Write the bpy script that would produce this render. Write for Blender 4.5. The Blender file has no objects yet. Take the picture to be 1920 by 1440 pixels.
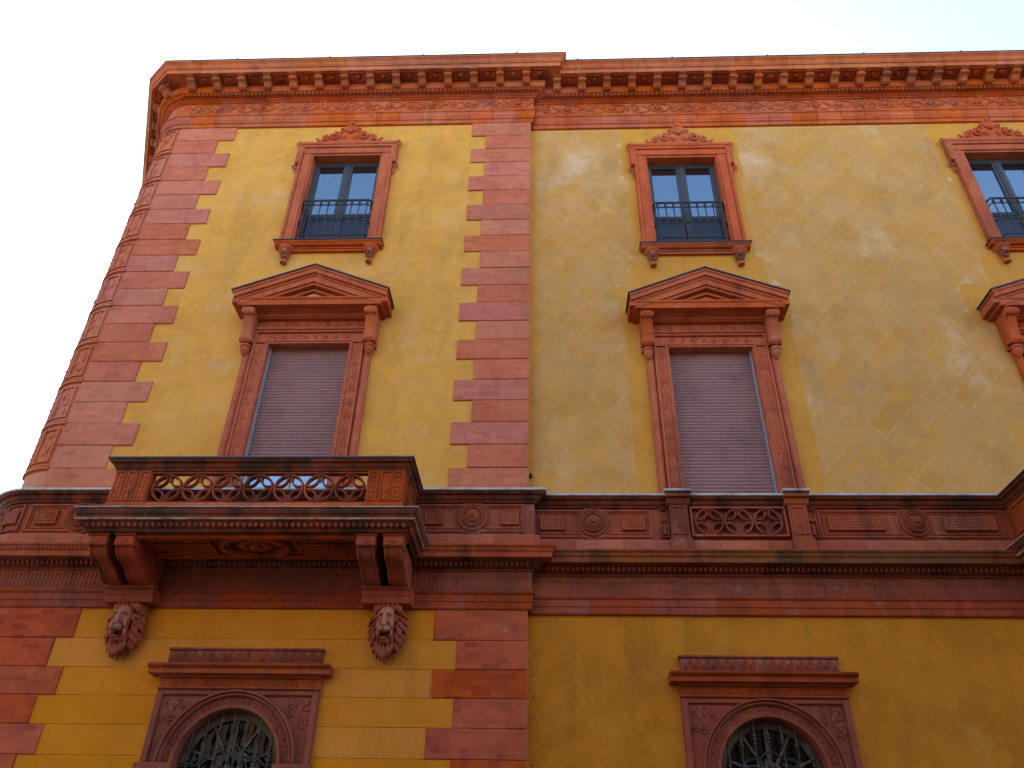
import bpy, bmesh, math, random
from mathutils import Vector, Matrix
random.seed(7)
S = bpy.context.scene
COL = S.collection
R_ = math.radians

# ------------------------------------------------------------------ camera
YAW, PITCH, ROLL = -0.0473, 0.6015, -0.0214
cam_d = bpy.data.cameras.new('camera'); cam = bpy.data.objects.new('camera', cam_d); COL.objects.link(cam)
cam_d.sensor_width = 36.0; cam_d.sensor_fit = 'HORIZONTAL'; cam_d.lens = 1499.77 / 1920 * 36
cam_d.clip_end = 2000; cam_d.clip_start = 0.05
_r = Vector((math.cos(YAW), -math.sin(YAW), 0)); _h = Vector((math.sin(YAW), math.cos(YAW), 0)); _z = Vector((0, 0, 1))
_f = _h * math.cos(PITCH) + _z * math.sin(PITCH); _u = -_h * math.sin(PITCH) + _z * math.cos(PITCH)
_r2 = _r * math.cos(ROLL) - _u * math.sin(ROLL); _u2 = _r * math.sin(ROLL) + _u * math.cos(ROLL)
m = Matrix((( _r2.x, _u2.x, -_f.x, 0), (_r2.y, _u2.y, -_f.y, -12.0), (_r2.z, _u2.z, -_f.z, 1.6), (0, 0, 0, 1)))
cam.matrix_world = m
S.camera = cam

# ------------------------------------------------------------------ sky, sun, exposure
SUN_EL, SUN_AZ = 30.0, -14.0          # azimuth in degrees from +Y (behind the building), positive to the right
W = bpy.data.worlds.new('World'); S.world = W; W.use_nodes = True
nt = W.node_tree; nt.nodes.clear()
sky = nt.nodes.new('ShaderNodeTexSky'); sky.sky_type = 'NISHITA'; sky.sun_disc = False
sky.sun_elevation = R_(SUN_EL); sky.sun_rotation = R_(SUN_AZ)
sky.air_density = 1.0; sky.dust_density = 1.2; sky.ozone_density = 1.0
bg = nt.nodes.new('ShaderNodeBackground'); bg.inputs['Strength'].default_value = 0.15
wo = nt.nodes.new('ShaderNodeOutputWorld')
nt.links.new(sky.outputs[0], bg.inputs[0]); nt.links.new(bg.outputs[0], wo.inputs[0])
sd = bpy.data.lights.new('sun', 'SUN'); sd.energy = 3.0; sd.angle = R_(0.5); sd.color = (1, .95, .87)
sun = bpy.data.objects.new('sun', sd); COL.objects.link(sun)
_sv = Vector((math.sin(R_(SUN_AZ)) * math.cos(R_(SUN_EL)), math.cos(R_(SUN_AZ)) * math.cos(R_(SUN_EL)), math.sin(R_(SUN_EL))))
sun.rotation_euler = _sv.to_track_quat('Z', 'Y').to_euler()
S.view_settings.view_transform = 'Standard'; S.view_settings.look = 'None'
S.view_settings.gamma = 1.0; S.view_settings.exposure = 2.06
S.view_settings.use_curve_mapping = False

# ------------------------------------------------------------------ materials
def new_mat(name):
    M = bpy.data.materials.new(name); M.use_nodes = True
    n = M.node_tree; n.nodes.clear()
    o = n.nodes.new('ShaderNodeOutputMaterial'); b = n.nodes.new('ShaderNodeBsdfPrincipled')
    n.links.new(b.outputs[0], o.inputs[0])
    return M, n, b
def noise(n, scale, vec=None, detail=4, rough=.55, stretch=None):
    t = n.nodes.new('ShaderNodeTexNoise'); t.inputs['Scale'].default_value = scale
    t.inputs['Detail'].default_value = detail; t.inputs['Roughness'].default_value = rough
    if vec is not None:
        if stretch:
            mp = n.nodes.new('ShaderNodeMapping'); mp.inputs['Scale'].default_value = stretch
            n.links.new(vec, mp.inputs[0]); vec = mp.outputs[0]
        n.links.new(vec, t.inputs['Vector'])
    return t.outputs['Fac']
def ramp(n, fac, a, b, va=0., vb=1.):
    r = n.nodes.new('ShaderNodeMapRange'); r.inputs['From Min'].default_value = a; r.inputs['From Max'].default_value = b
    r.inputs['To Min'].default_value = va; r.inputs['To Max'].default_value = vb; r.interpolation_type = 'SMOOTHSTEP'
    n.links.new(fac, r.inputs['Value']); return r.outputs[0]
def mix(n, fac, A, B, mode='MIX'):
    x = n.nodes.new('ShaderNodeMix'); x.data_type = 'RGBA'; x.blend_type = mode
    for k, v in ((0, fac), (6, A), (7, B)):
        if isinstance(v, (int, float)): x.inputs[k].default_value = v
        elif isinstance(v, tuple): x.inputs[k].default_value = (*v, 1)
        else: n.links.new(v, x.inputs[k])
    return x.outputs[2]
def math_(n, op, a, b=0.):
    x = n.nodes.new('ShaderNodeMath'); x.operation = op
    for k, v in ((0, a), (1, b)):
        if isinstance(v, (int, float)): x.inputs[k].default_value = v
        else: n.links.new(v, x.inputs[k])
    return x.outputs[0]
def pos(n): return n.nodes.new('ShaderNodeNewGeometry').outputs['Position']
def rnd(n):
    g = n.nodes.new('ShaderNodeNewGeometry'); o = n.nodes.new('ShaderNodeObjectInfo')
    return math_(n, 'FRACT', math_(n, 'ADD', g.outputs['Random Per Island'], o.outputs['Random']))
def objrnd(n): return n.nodes.new('ShaderNodeObjectInfo').outputs['Random']
def bump(n, b, h, strength=.3, dist=.01):
    x = n.nodes.new('ShaderNodeBump'); x.inputs['Strength'].default_value = strength; x.inputs['Distance'].default_value = dist
    n.links.new(h, x.inputs['Height']); n.links.new(x.outputs[0], b.inputs['Normal'])

def terracotta(name, c1, c2, dark, grey, grey_amt=.35, dark_amt=.6, brick=False, var=.09, dlo=.52, dhi=.72, bstr=.65, b2=(.80, .70, .66, 1)):
    M, n, b = new_mat(name); p = pos(n)
    base = mix(n, ramp(n, noise(n, 1.3, p, 5), .35, .68), c1, c2)
    if brick:
        mp = n.nodes.new('ShaderNodeMapping'); mp.inputs['Rotation'].default_value = (R_(90), 0, 0); n.links.new(p, mp.inputs[0])
        bt = n.nodes.new('ShaderNodeTexBrick'); n.links.new(mp.outputs[0], bt.inputs[0])
        bt.inputs['Scale'].default_value = 1.0; bt.inputs['Brick Width'].default_value = .26; bt.inputs['Row Height'].default_value = .075
        bt.inputs['Mortar Size'].default_value = .0025; bt.inputs['Mortar Smooth'].default_value = .5; bt.inputs['Bias'].default_value = -.2
        bt.inputs['Color1'].default_value = (1.08, 1.06, 1.05, 1); bt.inputs['Color2'].default_value = b2; bt.inputs['Mortar'].default_value = (.98, 1.0, 1.04, 1)
        base = mix(n, math_(n, 'MULTIPLY', ramp(n, noise(n, 2.5, p, 3), .40, .60, .25, 1.), bstr), base, mix(n, 1., base, bt.outputs['Color'], 'MULTIPLY'))
    hs = n.nodes.new('ShaderNodeHueSaturation')
    r = objrnd(n)
    n.links.new(math_(n, 'ADD', math_(n, 'MULTIPLY', r, var * 2), 1 - var), hs.inputs['Value'])
    n.links.new(math_(n, 'ADD', math_(n, 'MULTIPLY', math_(n, 'FRACT', math_(n, 'MULTIPLY', r, 7.31)), .007), .4965), hs.inputs['Hue'])
    n.links.new(math_(n, 'ADD', math_(n, 'MULTIPLY', math_(n, 'FRACT', math_(n, 'MULTIPLY', r, 3.77)), .12), .94), hs.inputs['Saturation'])
    n.links.new(base, hs.inputs['Color']); base = hs.outputs[0]
    base = mix(n, ramp(n, noise(n, 2.2, p, 6, .65), .58, .74, 0, grey_amt), base, grey)
    base = mix(n, ramp(n, noise(n, 1., p, 6, .6, (2.4, 2.4, .7)), dlo, dhi, 0, dark_amt), base, dark)
    base = mix(n, ramp(n, noise(n, 5.5, p, 5, .65), .44, .66, 0, .55 if not brick else .3), base, mix(n, 1., base, (.68, .62, .62), 'MULTIPLY'))
    base = mix(n, ramp(n, noise(n, 1., p, 5, .7, (9, 9, 1.1)), .56, .74, 0, .5 if not brick else .15), base, dark)
    base = mix(n, ramp(n, noise(n, 28, p, 4, .7), .42, .75, 0, .30), base, mix(n, 1., base, (.55, .5, .5), 'MULTIPLY'))
    n.links.new(base, b.inputs['Base Color'])
    b.inputs['Roughness'].default_value = .82; b.inputs['Specular IOR Level'].default_value = .3
    bump(n, b, math_(n, 'ADD', noise(n, 16, p, 5, .6), math_(n, 'MULTIPLY', noise(n, 90, p, 3), .4)), .35, .012)
    return M

def stucco(name, c1, c2, pale, pale_amt, dirt, dirt_amt, var=.0, pale_scale=1.4, mid=None):
    M, n, b = new_mat(name); p = pos(n)
    base = mix(n, ramp(n, noise(n, .9, p, 6, .6), .34, .66), c1, c2)
    if mid: base = mix(n, ramp(n, noise(n, 3.4, p, 5, .65), .46, .68, 0, .75), base, mid)
    if var:
        hs = n.nodes.new('ShaderNodeHueSaturation'); r = rnd(n)
        n.links.new(math_(n, 'ADD', math_(n, 'MULTIPLY', r, var * 2), 1 - var), hs.inputs['Value'])
        n.links.new(math_(n, 'ADD', math_(n, 'MULTIPLY', math_(n, 'FRACT', math_(n, 'MULTIPLY', r, 5.3)), var*2.4), 1-var*1.2), hs.inputs['Saturation'])
        n.links.new(base, hs.inputs['Color']); base = hs.outputs[0]
    base = mix(n, ramp(n, noise(n, pale_scale, p, 7, .68), .52, .74, 0, pale_amt), base, pale)
    base = mix(n, ramp(n, noise(n, 1., p, 6, .62, (1.7, 1.7, .55)), .5, .75, 0, dirt_amt), base, dirt)
    base = mix(n, ramp(n, noise(n, 2.6, p, 6, .7, (1, 1, 1.7)), .50, .66, 0, .42), base, mix(n, 1., base, (.82, .78, .70), 'MULTIPLY'))
    base = mix(n, ramp(n, noise(n, 6.5, p, 4, .7), .58, .72, 0, .35), base, pale)
    base = mix(n, ramp(n, noise(n, 40, p, 3, .7), .5, .8, 0, .14), base, (.30, .17, .05))
    n.links.new(base, b.inputs['Base Color'])
    b.inputs['Roughness'].default_value = .88; b.inputs['Specular IOR Level'].default_value = .25
    bump(n, b, math_(n, 'ADD', math_(n, 'MULTIPLY', noise(n, 3.2, p, 5), 1.2), math_(n, 'ADD', noise(n, 22, p, 5, .65), math_(n, 'MULTIPLY', noise(n, 130, p, 2), .3))), .30, .010)
    return M

def plain(name, col, rough=.6, metal=0., spec=.5, grime=None, gs=6, bumpy=0.):
    M, n, b = new_mat(name); p = pos(n)
    if grime:
        n.links.new(mix(n, ramp(n, noise(n, gs, p, 5, .65), .4, .7), col, grime), b.inputs['Base Color'])
    else: b.inputs['Base Color'].default_value = (*col, 1)
    b.inputs['Roughness'].default_value = rough; b.inputs['Metallic'].default_value = metal; b.inputs['Specular IOR Level'].default_value = spec
    if bumpy: bump(n, b, noise(n, 25, p, 4), bumpy, .01)
    return M

MT = {}
MT['quoin'] = terracotta('quoin_brick', (.56, .168, .086), (.50, .135, .068), (.32, .08, .045), (.52, .24, .15), .35, .35, brick=True, var=.05, bstr=.9)
MT['quoin_shaded'] = terracotta('shaded_quoin_brick', (.47, .088, .022), (.40, .066, .015), (.24, .05, .025), (.46, .19, .12), .35, .4, brick=True, var=.06, bstr=1., b2=(.58, .42, .45, 1))  # quoin brick with the low storey's shade and warm bounce put into its colour
MT['corner'] = terracotta('corner_terracotta', (.56, .172, .086), (.51, .142, .070), (.30, .09, .05), (.52, .25, .16), .4, .35, var=.05)
MT['modil'] = terracotta('modillion_terracotta', (.43, .115, .032), (.34, .088, .024), (.14, .04, .018), (.44, .24, .11), .4, .5)
MT['terra'] = terracotta('terracotta', (.53, .117, .033), (.45, .088, .023), (.17, .042, .018), (.46, .19, .11), .4, .5)
MT['carved'] = terracotta('carved_terracotta', (.53, .120, .036), (.45, .092, .028), (.18, .050, .025), (.45, .21, .14), .5, .45)
MT['soot_shade'] = terracotta('sooty_shaded_terracotta', (.43, .082, .020), (.32, .056, .014), (.05, .020, .012), (.36, .16, .11), .4, .65, dlo=.48, dhi=.68)  # soot staining; on the balcony soffit its dark tone also paints in shade
MT['mossy'] = terracotta('mossy_terracotta', (.27, .068, .016), (.17, .050, .013), (.045, .026, .008), (.18, .12, .028), .6, .75, dlo=.46, dhi=.68)
MT['crown'] = terracotta('crown_terracotta', (.52, .145, .050), (.42, .115, .038), (.20, .07, .025), (.46, .26, .12), .6, .5, var=.11)
MT['parapet'] = terracotta('parapet_terracotta', (.36, .082, .034), (.26, .060, .027), (.10, .032, .02), (.30, .19, .165), .75, .55, dlo=.48, dhi=.66, var=.12)
MT['frieze'] = terracotta('fluted_frieze_terracotta', (.28, .066, .032), (.21, .052, .028), (.08, .026, .018), (.25, .16, .14), .8, .5, var=.14)
MT['soot'] = terracotta('black_sooted_terracotta', (.20, .040, .012), (.12, .026, .009), (.025, .012, .007), (.22, .13, .09), .3, .8, dlo=.44, dhi=.62)
MT['drip'] = plain('pale_drip_edge', (.42, .27, .16), .85, 0, .2, (.22, .10, .05), 5, .3)
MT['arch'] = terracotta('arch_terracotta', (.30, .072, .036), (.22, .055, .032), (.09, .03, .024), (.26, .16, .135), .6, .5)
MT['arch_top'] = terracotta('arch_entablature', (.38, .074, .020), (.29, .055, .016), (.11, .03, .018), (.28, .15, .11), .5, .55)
MT['archi'] = terracotta('architrave_terracotta', (.36, .064, .021), (.26, .048, .017), (.09, .024, .014), (.26, .14, .11), .5, .6, var=.14)
MT['plinth'] = terracotta('plinth_terracotta', (.42, .105, .046), (.34, .080, .036), (.13, .04, .022), (.36, .22, .17), .6, .5)
MT['lion_face'] = terracotta('worn_lion_face', (.46, .20, .13), (.40, .15, .09), (.22, .08, .05), (.52, .36, .30), .7, .3)
MT['lion'] = terracotta('lion_terracotta', (.36, .092, .042), (.27, .068, .034), (.09, .03, .02), (.40, .22, .16), .5, .6)
MT['y_pav'] = stucco('pavilion_stucco', (.69, .34, .066), (.60, .28, .044), (.62, .40, .19), .65, (.42, .21, .05), .5, mid=(.72, .35, .045))
MT['y_low'] = stucco('lower_stucco', (.58, .215, .008), (.51, .18, .006), (.56, .26, .03), .45, (.33, .13, .008), .45, var=.03)  # less washed paint, with shade of the low storey mixed into the colour
MT['y_glow'] = stucco('ground_storey_stucco', (.49, .185, .010), (.38, .135, .006), (.47, .235, .045), .60, (.24, .095, .010), .7, mid=(.50, .185, .006))  # stronger unfaded paint plus the dimmer light near the street, painted in
MT['y_wing'] = stucco('wing_stucco', (.60, .28, .042), (.53, .235, .03), (.60, .36, .15), .45, (.38, .18, .04), .45, mid=(.61, .28, .03))
MT['y_bed'] = stucco('pale_bedding', (.62, .38, .155), (.56, .33, .12), (.67, .47, .27), .6, (.46, .28, .12), .5)
MT['y_dia'] = stucco('diamond_stucco', (.56, .285, .082), (.49, .245, .063), (.65, .46, .28), .85, (.36, .20, .08), .55, var=.034, pale_scale=.55, mid=(.60, .30, .045))
MT['shutter'] = plain('shutter_slats', (.29, .155, .140), .65, 0, .3, (.22, .118, .108), 1.2)
MT['guide'] = plain('shutter_guide', (.27, .30, .34), .5)
MT['iron'] = plain('wrought_iron', (.012, .013, .018), .45, .0, .5, (.025, .022, .02), 9)
MT['frame'] = plain('window_frame', (.045, .045, .05), .5, 0, .5)
MT['frame_lo'] = plain('door_panel', (.02, .018, .035), .35, 0, .5)
MT['wood'] = plain('fanlight_wood', (.15, .11, .055), .6, 0, .4, (.06, .045, .03), 4)
MT['lead'] = plain('lead_flashing', (.46, .43, .39), .7, .0, .4, (.24, .21, .18), 5, .2)
MT['gutter'] = plain('gutter_metal', (.05, .05, .07), .5, .5)
MT['dark'] = plain('dark_void', (.012, .01, .01), .9)
MT['mortar'] = plain('mortar', (.42, .30, .22), .9, 0, .2, (.25, .12, .07), 7)
MT['white'] = plain('white_plaster', (.62, .60, .56), .8, 0, .3, (.5, .47, .43), .8)
MT['asphalt'] = plain('asphalt', (.06, .06, .062), .85, 0, .4, (.045, .045, .045), 3, .3)
MT['paving'] = plain('paving', (.19, .17, .16), .8, 0, .4, (.14, .13, .12), 2)
MT['roof'] = plain('roof_tiles', (.28, .11, .06), .85)
M, n, b = new_mat('window_glass')
b.inputs['Base Color'].default_value = (.010, .012, .016, 1); b.inputs['Roughness'].default_value = .015; b.inputs['IOR'].default_value = 3.6; b.inputs['Specular Tint'].default_value = (.72, .88, 1, 1)
b.inputs['Specular IOR Level'].default_value = .5
MT['glass'] = M
M, n, b = new_mat('old_glass')
b.inputs['Base Color'].default_value = (.006, .006, .006, 1); b.inputs['Roughness'].default_value = .06; b.inputs['IOR'].default_value = 1.35
MT['oldglass'] = M
MT['brown'] = plain('brown_plaster', (.24, .14, .07), .85, 0, .2, (.12, .09, .07), .6)

# ------------------------------------------------------------------ mesh building
class MB:
    def __init__(s): s.v = []; s.f = []
    def add(s, vs, fs):
        k = len(s.v); s.v += [tuple(p) for p in vs]; s.f += [tuple(i + k for i in f) for f in fs]; return s
    def box(s, x0, x1, y0, y1, z0, z1):
        return s.add([(x0,y0,z0),(x1,y0,z0),(x1,y1,z0),(x0,y1,z0),(x0,y0,z1),(x1,y0,z1),(x1,y1,z1),(x0,y1,z1)],
                     [(0,3,2,1),(4,5,6,7),(0,1,5,4),(1,2,6,5),(2,3,7,6),(3,0,4,7)])
    def cblock(s, x0, x1, z0, z1, yb, yf, c):       # block on the wall with chamfered front edges (front looks to -y)
        ym = yf + c
        return s.add([(x0,yb,z0),(x1,yb,z0),(x1,yb,z1),(x0,yb,z1),(x0,ym,z0),(x1,ym,z0),(x1,ym,z1),(x0,ym,z1),
                      (x0+c,yf,z0+c),(x1-c,yf,z0+c),(x1-c,yf,z1-c),(x0+c,yf,z1-c)],
                     [(0,1,5,4),(1,2,6,5),(2,3,7,6),(3,0,4,7),(4,5,9,8),(5,6,10,9),(6,7,11,10),(7,4,8,11),(8,9,10,11)])
    def prism(s, poly, y0, y1):                     # polygon in (x, z), extruded from front y0 to back y1
        n = len(poly); k = len(s.v)
        s.v += [(x, y0, z) for x, z in poly] + [(x, y1, z) for x, z in poly]
        s.f.append(tuple(k + i for i in range(n))); s.f.append(tuple(k + n + i for i in reversed(range(n))))
        for i in range(n): j = (i + 1) % n; s.f.append((k+j, k+i, k+n+i, k+n+j))
        return s
    def prism_x(s, poly, x0, x1):                   # polygon in (y, z), extruded along x
        n = len(poly); k = len(s.v)
        s.v += [(x0, y, z) for y, z in poly] + [(x1, y, z) for y, z in poly]
        s.f.append(tuple(k + i for i in range(n))); s.f.append(tuple(k + n + i for i in reversed(range(n))))
        for i in range(n): j = (i + 1) % n; s.f.append((k+i, k+j, k+n+j, k+n+i))
        return s
    def rows(s, rows, close=False, caps=False):
        k = len(s.v); w = len(rows[0])
        for r in rows: s.v += [tuple(p) for p in r]
        for i in range(len(rows) - 1):
            for j in range(w if close else w - 1):
                a = k + i*w + j; c = k + i*w + (j+1) % w
                s.f.append((a, c, c + w, a + w))
        if caps: s.f.append(tuple(k + j for j in reversed(range(w)))); s.f.append(tuple(k + (len(rows)-1)*w + j for j in range(w)))
        return s
    def tube(s, pts, r, n=6, caps=True):
        pts = [Vector(p) for p in pts]; rows = []; a = None
        for i, p in enumerate(pts):
            t = (pts[min(i+1, len(pts)-1)] - pts[max(i-1, 0)]).normalized()
            if a is None: a = t.orthogonal().normalized()
            else:
                a = (a - t * a.dot(t))
                a = a.normalized() if a.length > 1e-6 else t.orthogonal().normalized()
            b_ = t.cross(a); rr = r[i] if isinstance(r, (list, tuple)) else r
            rows.append([p + a * (rr*math.cos(2*math.pi*k/n)) + b_ * (rr*math.sin(2*math.pi*k/n)) for k in range(n)])
        return s.rows(rows, True, caps)
    def lathe(s, c, axis, prof, n=16):              # prof: (radius, distance along axis)
        c = Vector(c); t = Vector(axis).normalized(); a = t.orthogonal().normalized(); b_ = t.cross(a)
        rows = [[c + t*h + a*(r*math.cos(2*math.pi*k/n)) + b_*(r*math.sin(2*math.pi*k/n)) for k in range(n)] for r, h in prof]
        return s.rows(rows, True, True)
    def ell(s, c, r, n=8, m_=5, rot=None):
        c = Vector(c); rows = []
        for i in range(m_ + 1):
            ph = -math.pi/2 + math.pi*i/m_; cr = max(math.cos(ph), .02)
            row = []
            for k in range(n):
                v = Vector((r[0]*cr*math.cos(2*math.pi*k/n), r[1]*cr*math.sin(2*math.pi*k/n), r[2]*math.sin(ph)))
                if rot is not None: v = rot @ v
                row.append(c + v)
            rows.append(row)
        return s.rows(rows, True, True)
    def arc(s, cx, cz, prof, a0, a1, n=40):         # prof: (radius, y) swept round (cx, cz) in the xz plane
        rows = []
        for i in range(n + 1):
            a = a0 + (a1 - a0)*i/n
            rows.append([(cx + r*math.cos(a), y, cz + r*math.sin(a)) for r, y in prof])
        return s.rows(rows, False, False)
    def build(s, name, mat, parent=None, loc=(0,0,0), smooth=None, kind=None, label=None):
        me = bpy.data.meshes.new(name); me.from_pydata(s.v, [], s.f); me.update()
        bm = bmesh.new(); bm.from_mesh(me); bmesh.ops.recalc_face_normals(bm, faces=bm.faces); bm.to_mesh(me); bm.free()
        if mat: me.materials.append(MT[mat] if isinstance(mat, str) else mat)
        if smooth:
            for p in me.polygons: p.use_smooth = True
            me.set_sharp_from_angle(angle=R_(smooth))
        return link(name, me, parent, loc, kind, label)
def link(name, me, parent=None, loc=(0,0,0), kind=None, label=None):
    o = bpy.data.objects.new(name, me); COL.objects.link(o); o.location = loc; o.parent = parent
    if kind: o['kind'] = kind
    if label: o['label'] = label
    return o
def empty(name, loc=(0,0,0)):
    o = bpy.data.objects.new(name, None); COL.objects.link(o); o.location = loc; return o
def copy_part(o, parent, dloc):
    c = o.copy(); COL.objects.link(c); c.parent = parent; c.location = Vector(o.location) + Vector(dloc); return c

# sweep of a profile (offset outwards, z) along a plan path (outward = right-hand side)
def path_info(path):
    pts = [Vector(p) for p in path]; seg = [(pts[i+1]-pts[i]).normalized() for i in range(len(pts)-1)]
    nr = [Vector((d.y, -d.x)) for d in seg]; L = [0.]
    for i in range(len(seg)): L.append(L[-1] + (pts[i+1]-pts[i]).length)
    mit = []
    for i in range(len(pts)):
        if i == 0: mit.append(nr[0])
        elif i == len(pts)-1: mit.append(nr[-1])
        else:
            b_ = nr[i-1] + nr[i]; mit.append(b_ * (2.0 / b_.length_squared) if b_.length > 1e-6 else nr[i])
    return pts, nr, L, mit
def subpath(path, s0, s1):
    pts, nr, L, mit = path_info(path); out = []
    def at(s):
        for i in range(len(nr)):
            if s <= L[i+1] + 1e-9: return pts[i] + (pts[i+1]-pts[i]) * ((s-L[i])/(L[i+1]-L[i])), nr[i]
        return pts[-1], nr[-1]
    out.append(at(s0) if s0 > 1e-9 else (pts[0], mit[0]))
    for i in range(1, len(pts)-1):
        if s0 + 1e-6 < L[i] < s1 - 1e-6: out.append((pts[i], mit[i]))
    out.append(at(s1))
    return out
def sweep(mb, path, prof, s0=None, s1=None):
    L = path_info(path)[2][-1]
    sp = subpath(path, s0 or 0., L if s1 is None else s1)
    rows = [[(p.x + mt.x*o, p.y + mt.y*o, z) for o, z in prof] for p, mt in sp]
    mb.rows(rows, False, True); return mb
def along(path, s):
    p, nr = subpath(path, s, s + 1e-4)[0]; return p, nr

def spiral(mb, cx, cz, y, r, a0, turns, tr, sgn=1, n=14, sides=5, depth=.5):
    pts = []; rad = []
    for i in range(n):
        t = i/(n-1); a = a0 + sgn*turns*2*math.pi*t; rr = r*(1 - .82*t)
        pts.append((cx + rr*math.cos(a), y - tr*depth*t, cz + rr*math.sin(a))); rad.append(tr*(1-.35*t))
    mb.tube(pts, rad, sides)
def leaf(mb, x, z, y, l, w, a, th=.02):
    rot = Matrix.Rotation(-a, 3, 'Y'); mb.ell((x + math.cos(a)*l*.5, y, z + math.sin(a)*l*.5), (l*.5, th, w*.5), 6, 4, rot)
def vine(mb, x0, x1, z0, z1, y, period=None, tr=None):
    h = z1 - z0; zc = (z0+z1)/2; period = period or h*1.25; n = max(2, round((x1-x0)/period)); period = (x1-x0)/n; tr = tr or h*.05
    for i in range(n):
        sg = 1 if i % 2 else -1; xc = x0 + (i+.5)*period + random.uniform(-.02,.02)*period; r = min(h*.36, period*.42)*random.uniform(.88,1.06)
        spiral(mb, xc, zc, y, r, math.pi if sg > 0 else math.pi, 1.35, tr, sg)
        mb.ell((xc, y - tr, zc), (r*.3, tr*1.4, r*.3), 7, 4)
        for k in range(5):
            a = random.uniform(0, 2*math.pi); leaf(mb, xc + math.cos(a)*r*.85, zc + math.sin(a)*r*.85, y, h*random.uniform(.16,.26), h*.10, a + sg*.9, tr*1.1)
        mb.ell((xc + period*.5, y, zc - sg*h*.22), (h*.09, tr*1.2, h*.16), 6, 4)
def scroll_motif(mb, xc, w, z0, z1, y, sg):
    h = z1-z0; zc = (z0+z1)/2; r = h*.40; tr = h*.062
    spiral(mb, xc - w*.05, zc, y, r, math.pi, 1.5, tr, sg, 18, 5, .9)
    mb.tube([(xc-w*.5, y, zc - sg*h*.30), (xc-w*.42, y-.01, zc - sg*h*.2), (xc-w*.05-r, y-.01, zc)], tr, 5)
    mb.tube([(xc-w*.05, y, zc + sg*r), (xc+w*.2, y-.012, zc + sg*h*.42), (xc+w*.5, y, zc + sg*h*.30)], tr, 5)
    mb.ell((xc-w*.05, y-.02, zc), (r*.36, .035, r*.36), 8, 5)
    for k in range(6):
        a = k*math.pi/3 + .4; leaf(mb, xc - w*.05 + math.cos(a)*r*.2, zc + math.sin(a)*r*.2, y-.012, r*.42, r*.24, a, .022)
    for k in range(7):
        a = random.uniform(0, 6.28); leaf(mb, xc - w*.05 + math.cos(a)*r*.95, zc + math.sin(a)*r*.95, y-.004, h*random.uniform(.2,.32), h*.12, a + sg*random.uniform(.3,1.1), .026)
    for k in range(3): leaf(mb, xc + w*(.28+.08*k), zc - sg*h*(.38-.2*k), y-.004, h*.3, h*.13, sg*(1.0-.5*k), .026)
def vine_v(mb, x0, x1, z0, z1, y, period=None):
    w = x1 - x0; xc = (x0+x1)/2; period = period or w*1.9; n = max(2, round((z1-z0)/period)); period = (z1-z0)/n; tr = w*.07
    st = [(xc + w*.26*math.sin(math.pi*i/3.), y, z0 + (z1-z0)*i/(3*n)) for i in range(3*n+1)]
    mb.tube(st, tr*.8, 5)
    for i in range(n):
        sg = 1 if i % 2 else -1; z = z0 + (i+.5)*period
        spiral(mb, xc - sg*w*.1, z, y, w*.26, 0 if sg < 0 else math.pi, 1.2, tr*.8, sg, 9, 4)
        for a in (.5, 1.2, 2.2): leaf(mb, xc + sg*w*.16, z + (a-1.2)*period*.2, y, w*.34, w*.15, a if sg > 0 else math.pi - a, tr*1.2)

# ================================================================== THE SETTING
ground = MB().add([(-300,-300,0),(300,-300,0),(300,300,0),(-300,300,0)], [(0,1,2,3)]).build('street', 'asphalt'); ground['kind'] = 'structure'
pv = MB()
pv.box(-30, 30, -2.6, -.35, .0, .14); pv = pv.build('pavement', 'paving'); pv['kind'] = 'structure'
pv2 = MB().box(-40, 40, -18.2, -16.4, 0, .14).build('far_pavement', 'paving'); pv2['kind'] = 'structure'

# ================================================================== THE PALAZZO
PX, QE, PP, RC = -0.25, -8.44, -0.2, 0.70     # pavilion right edge, left end of its flat face, its plane, corner radius
XR = 14.0                                     # right end of the wing that is built
CX = (-4.36, 3.09, 10.01)                     # window axes
YW = (PP, 0., 0.)
Z_BAND, Z_CAP, Z_YTOP = 17.0, 7.5, 5.60
pal = empty('palazzo', (-4, -.2, 0))
pal.location = (0, 0, 0)
pal['label'] = 'ochre yellow palazzo with red terracotta quoins, cornice, carved balcony and pedimented windows'
pal['category'] = 'building'

TURN = R_(64.2)                                # the side street meets the front at an obtuse angle
SD = (-math.cos(TURN), math.sin(TURN))        # direction of the side wall, away from the corner
A0, A1 = 1.5*math.pi - TURN, 1.5*math.pi
def arc_pts(n=8):      # plan of the rounded corner, from the side wall to the front
    return [(QE + RC*math.cos(a), PP + RC + RC*math.sin(a)) for a in [A0 + (A1-A0)*i/n for i in range(n+1)]]
CORNER = arc_pts(10)
FAR = (CORNER[0][0] + SD[0]*9, CORNER[0][1] + SD[1]*9)
PATH_PAV = [FAR] + CORNER + [(PX, PP), (PX, 0.0)]
V1, V2 = (-8.60, PP), (-8.81, -.03)
PATH_PAV_CH = [(V2[0] + SD[0]*9, V2[1] + SD[1]*9), V2, V1, (PX, PP), (PX, 0.0)]      # chamfered version for the cornice
PATH_WING = [(PX, 0.0), (XR, 0.0)]

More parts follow.
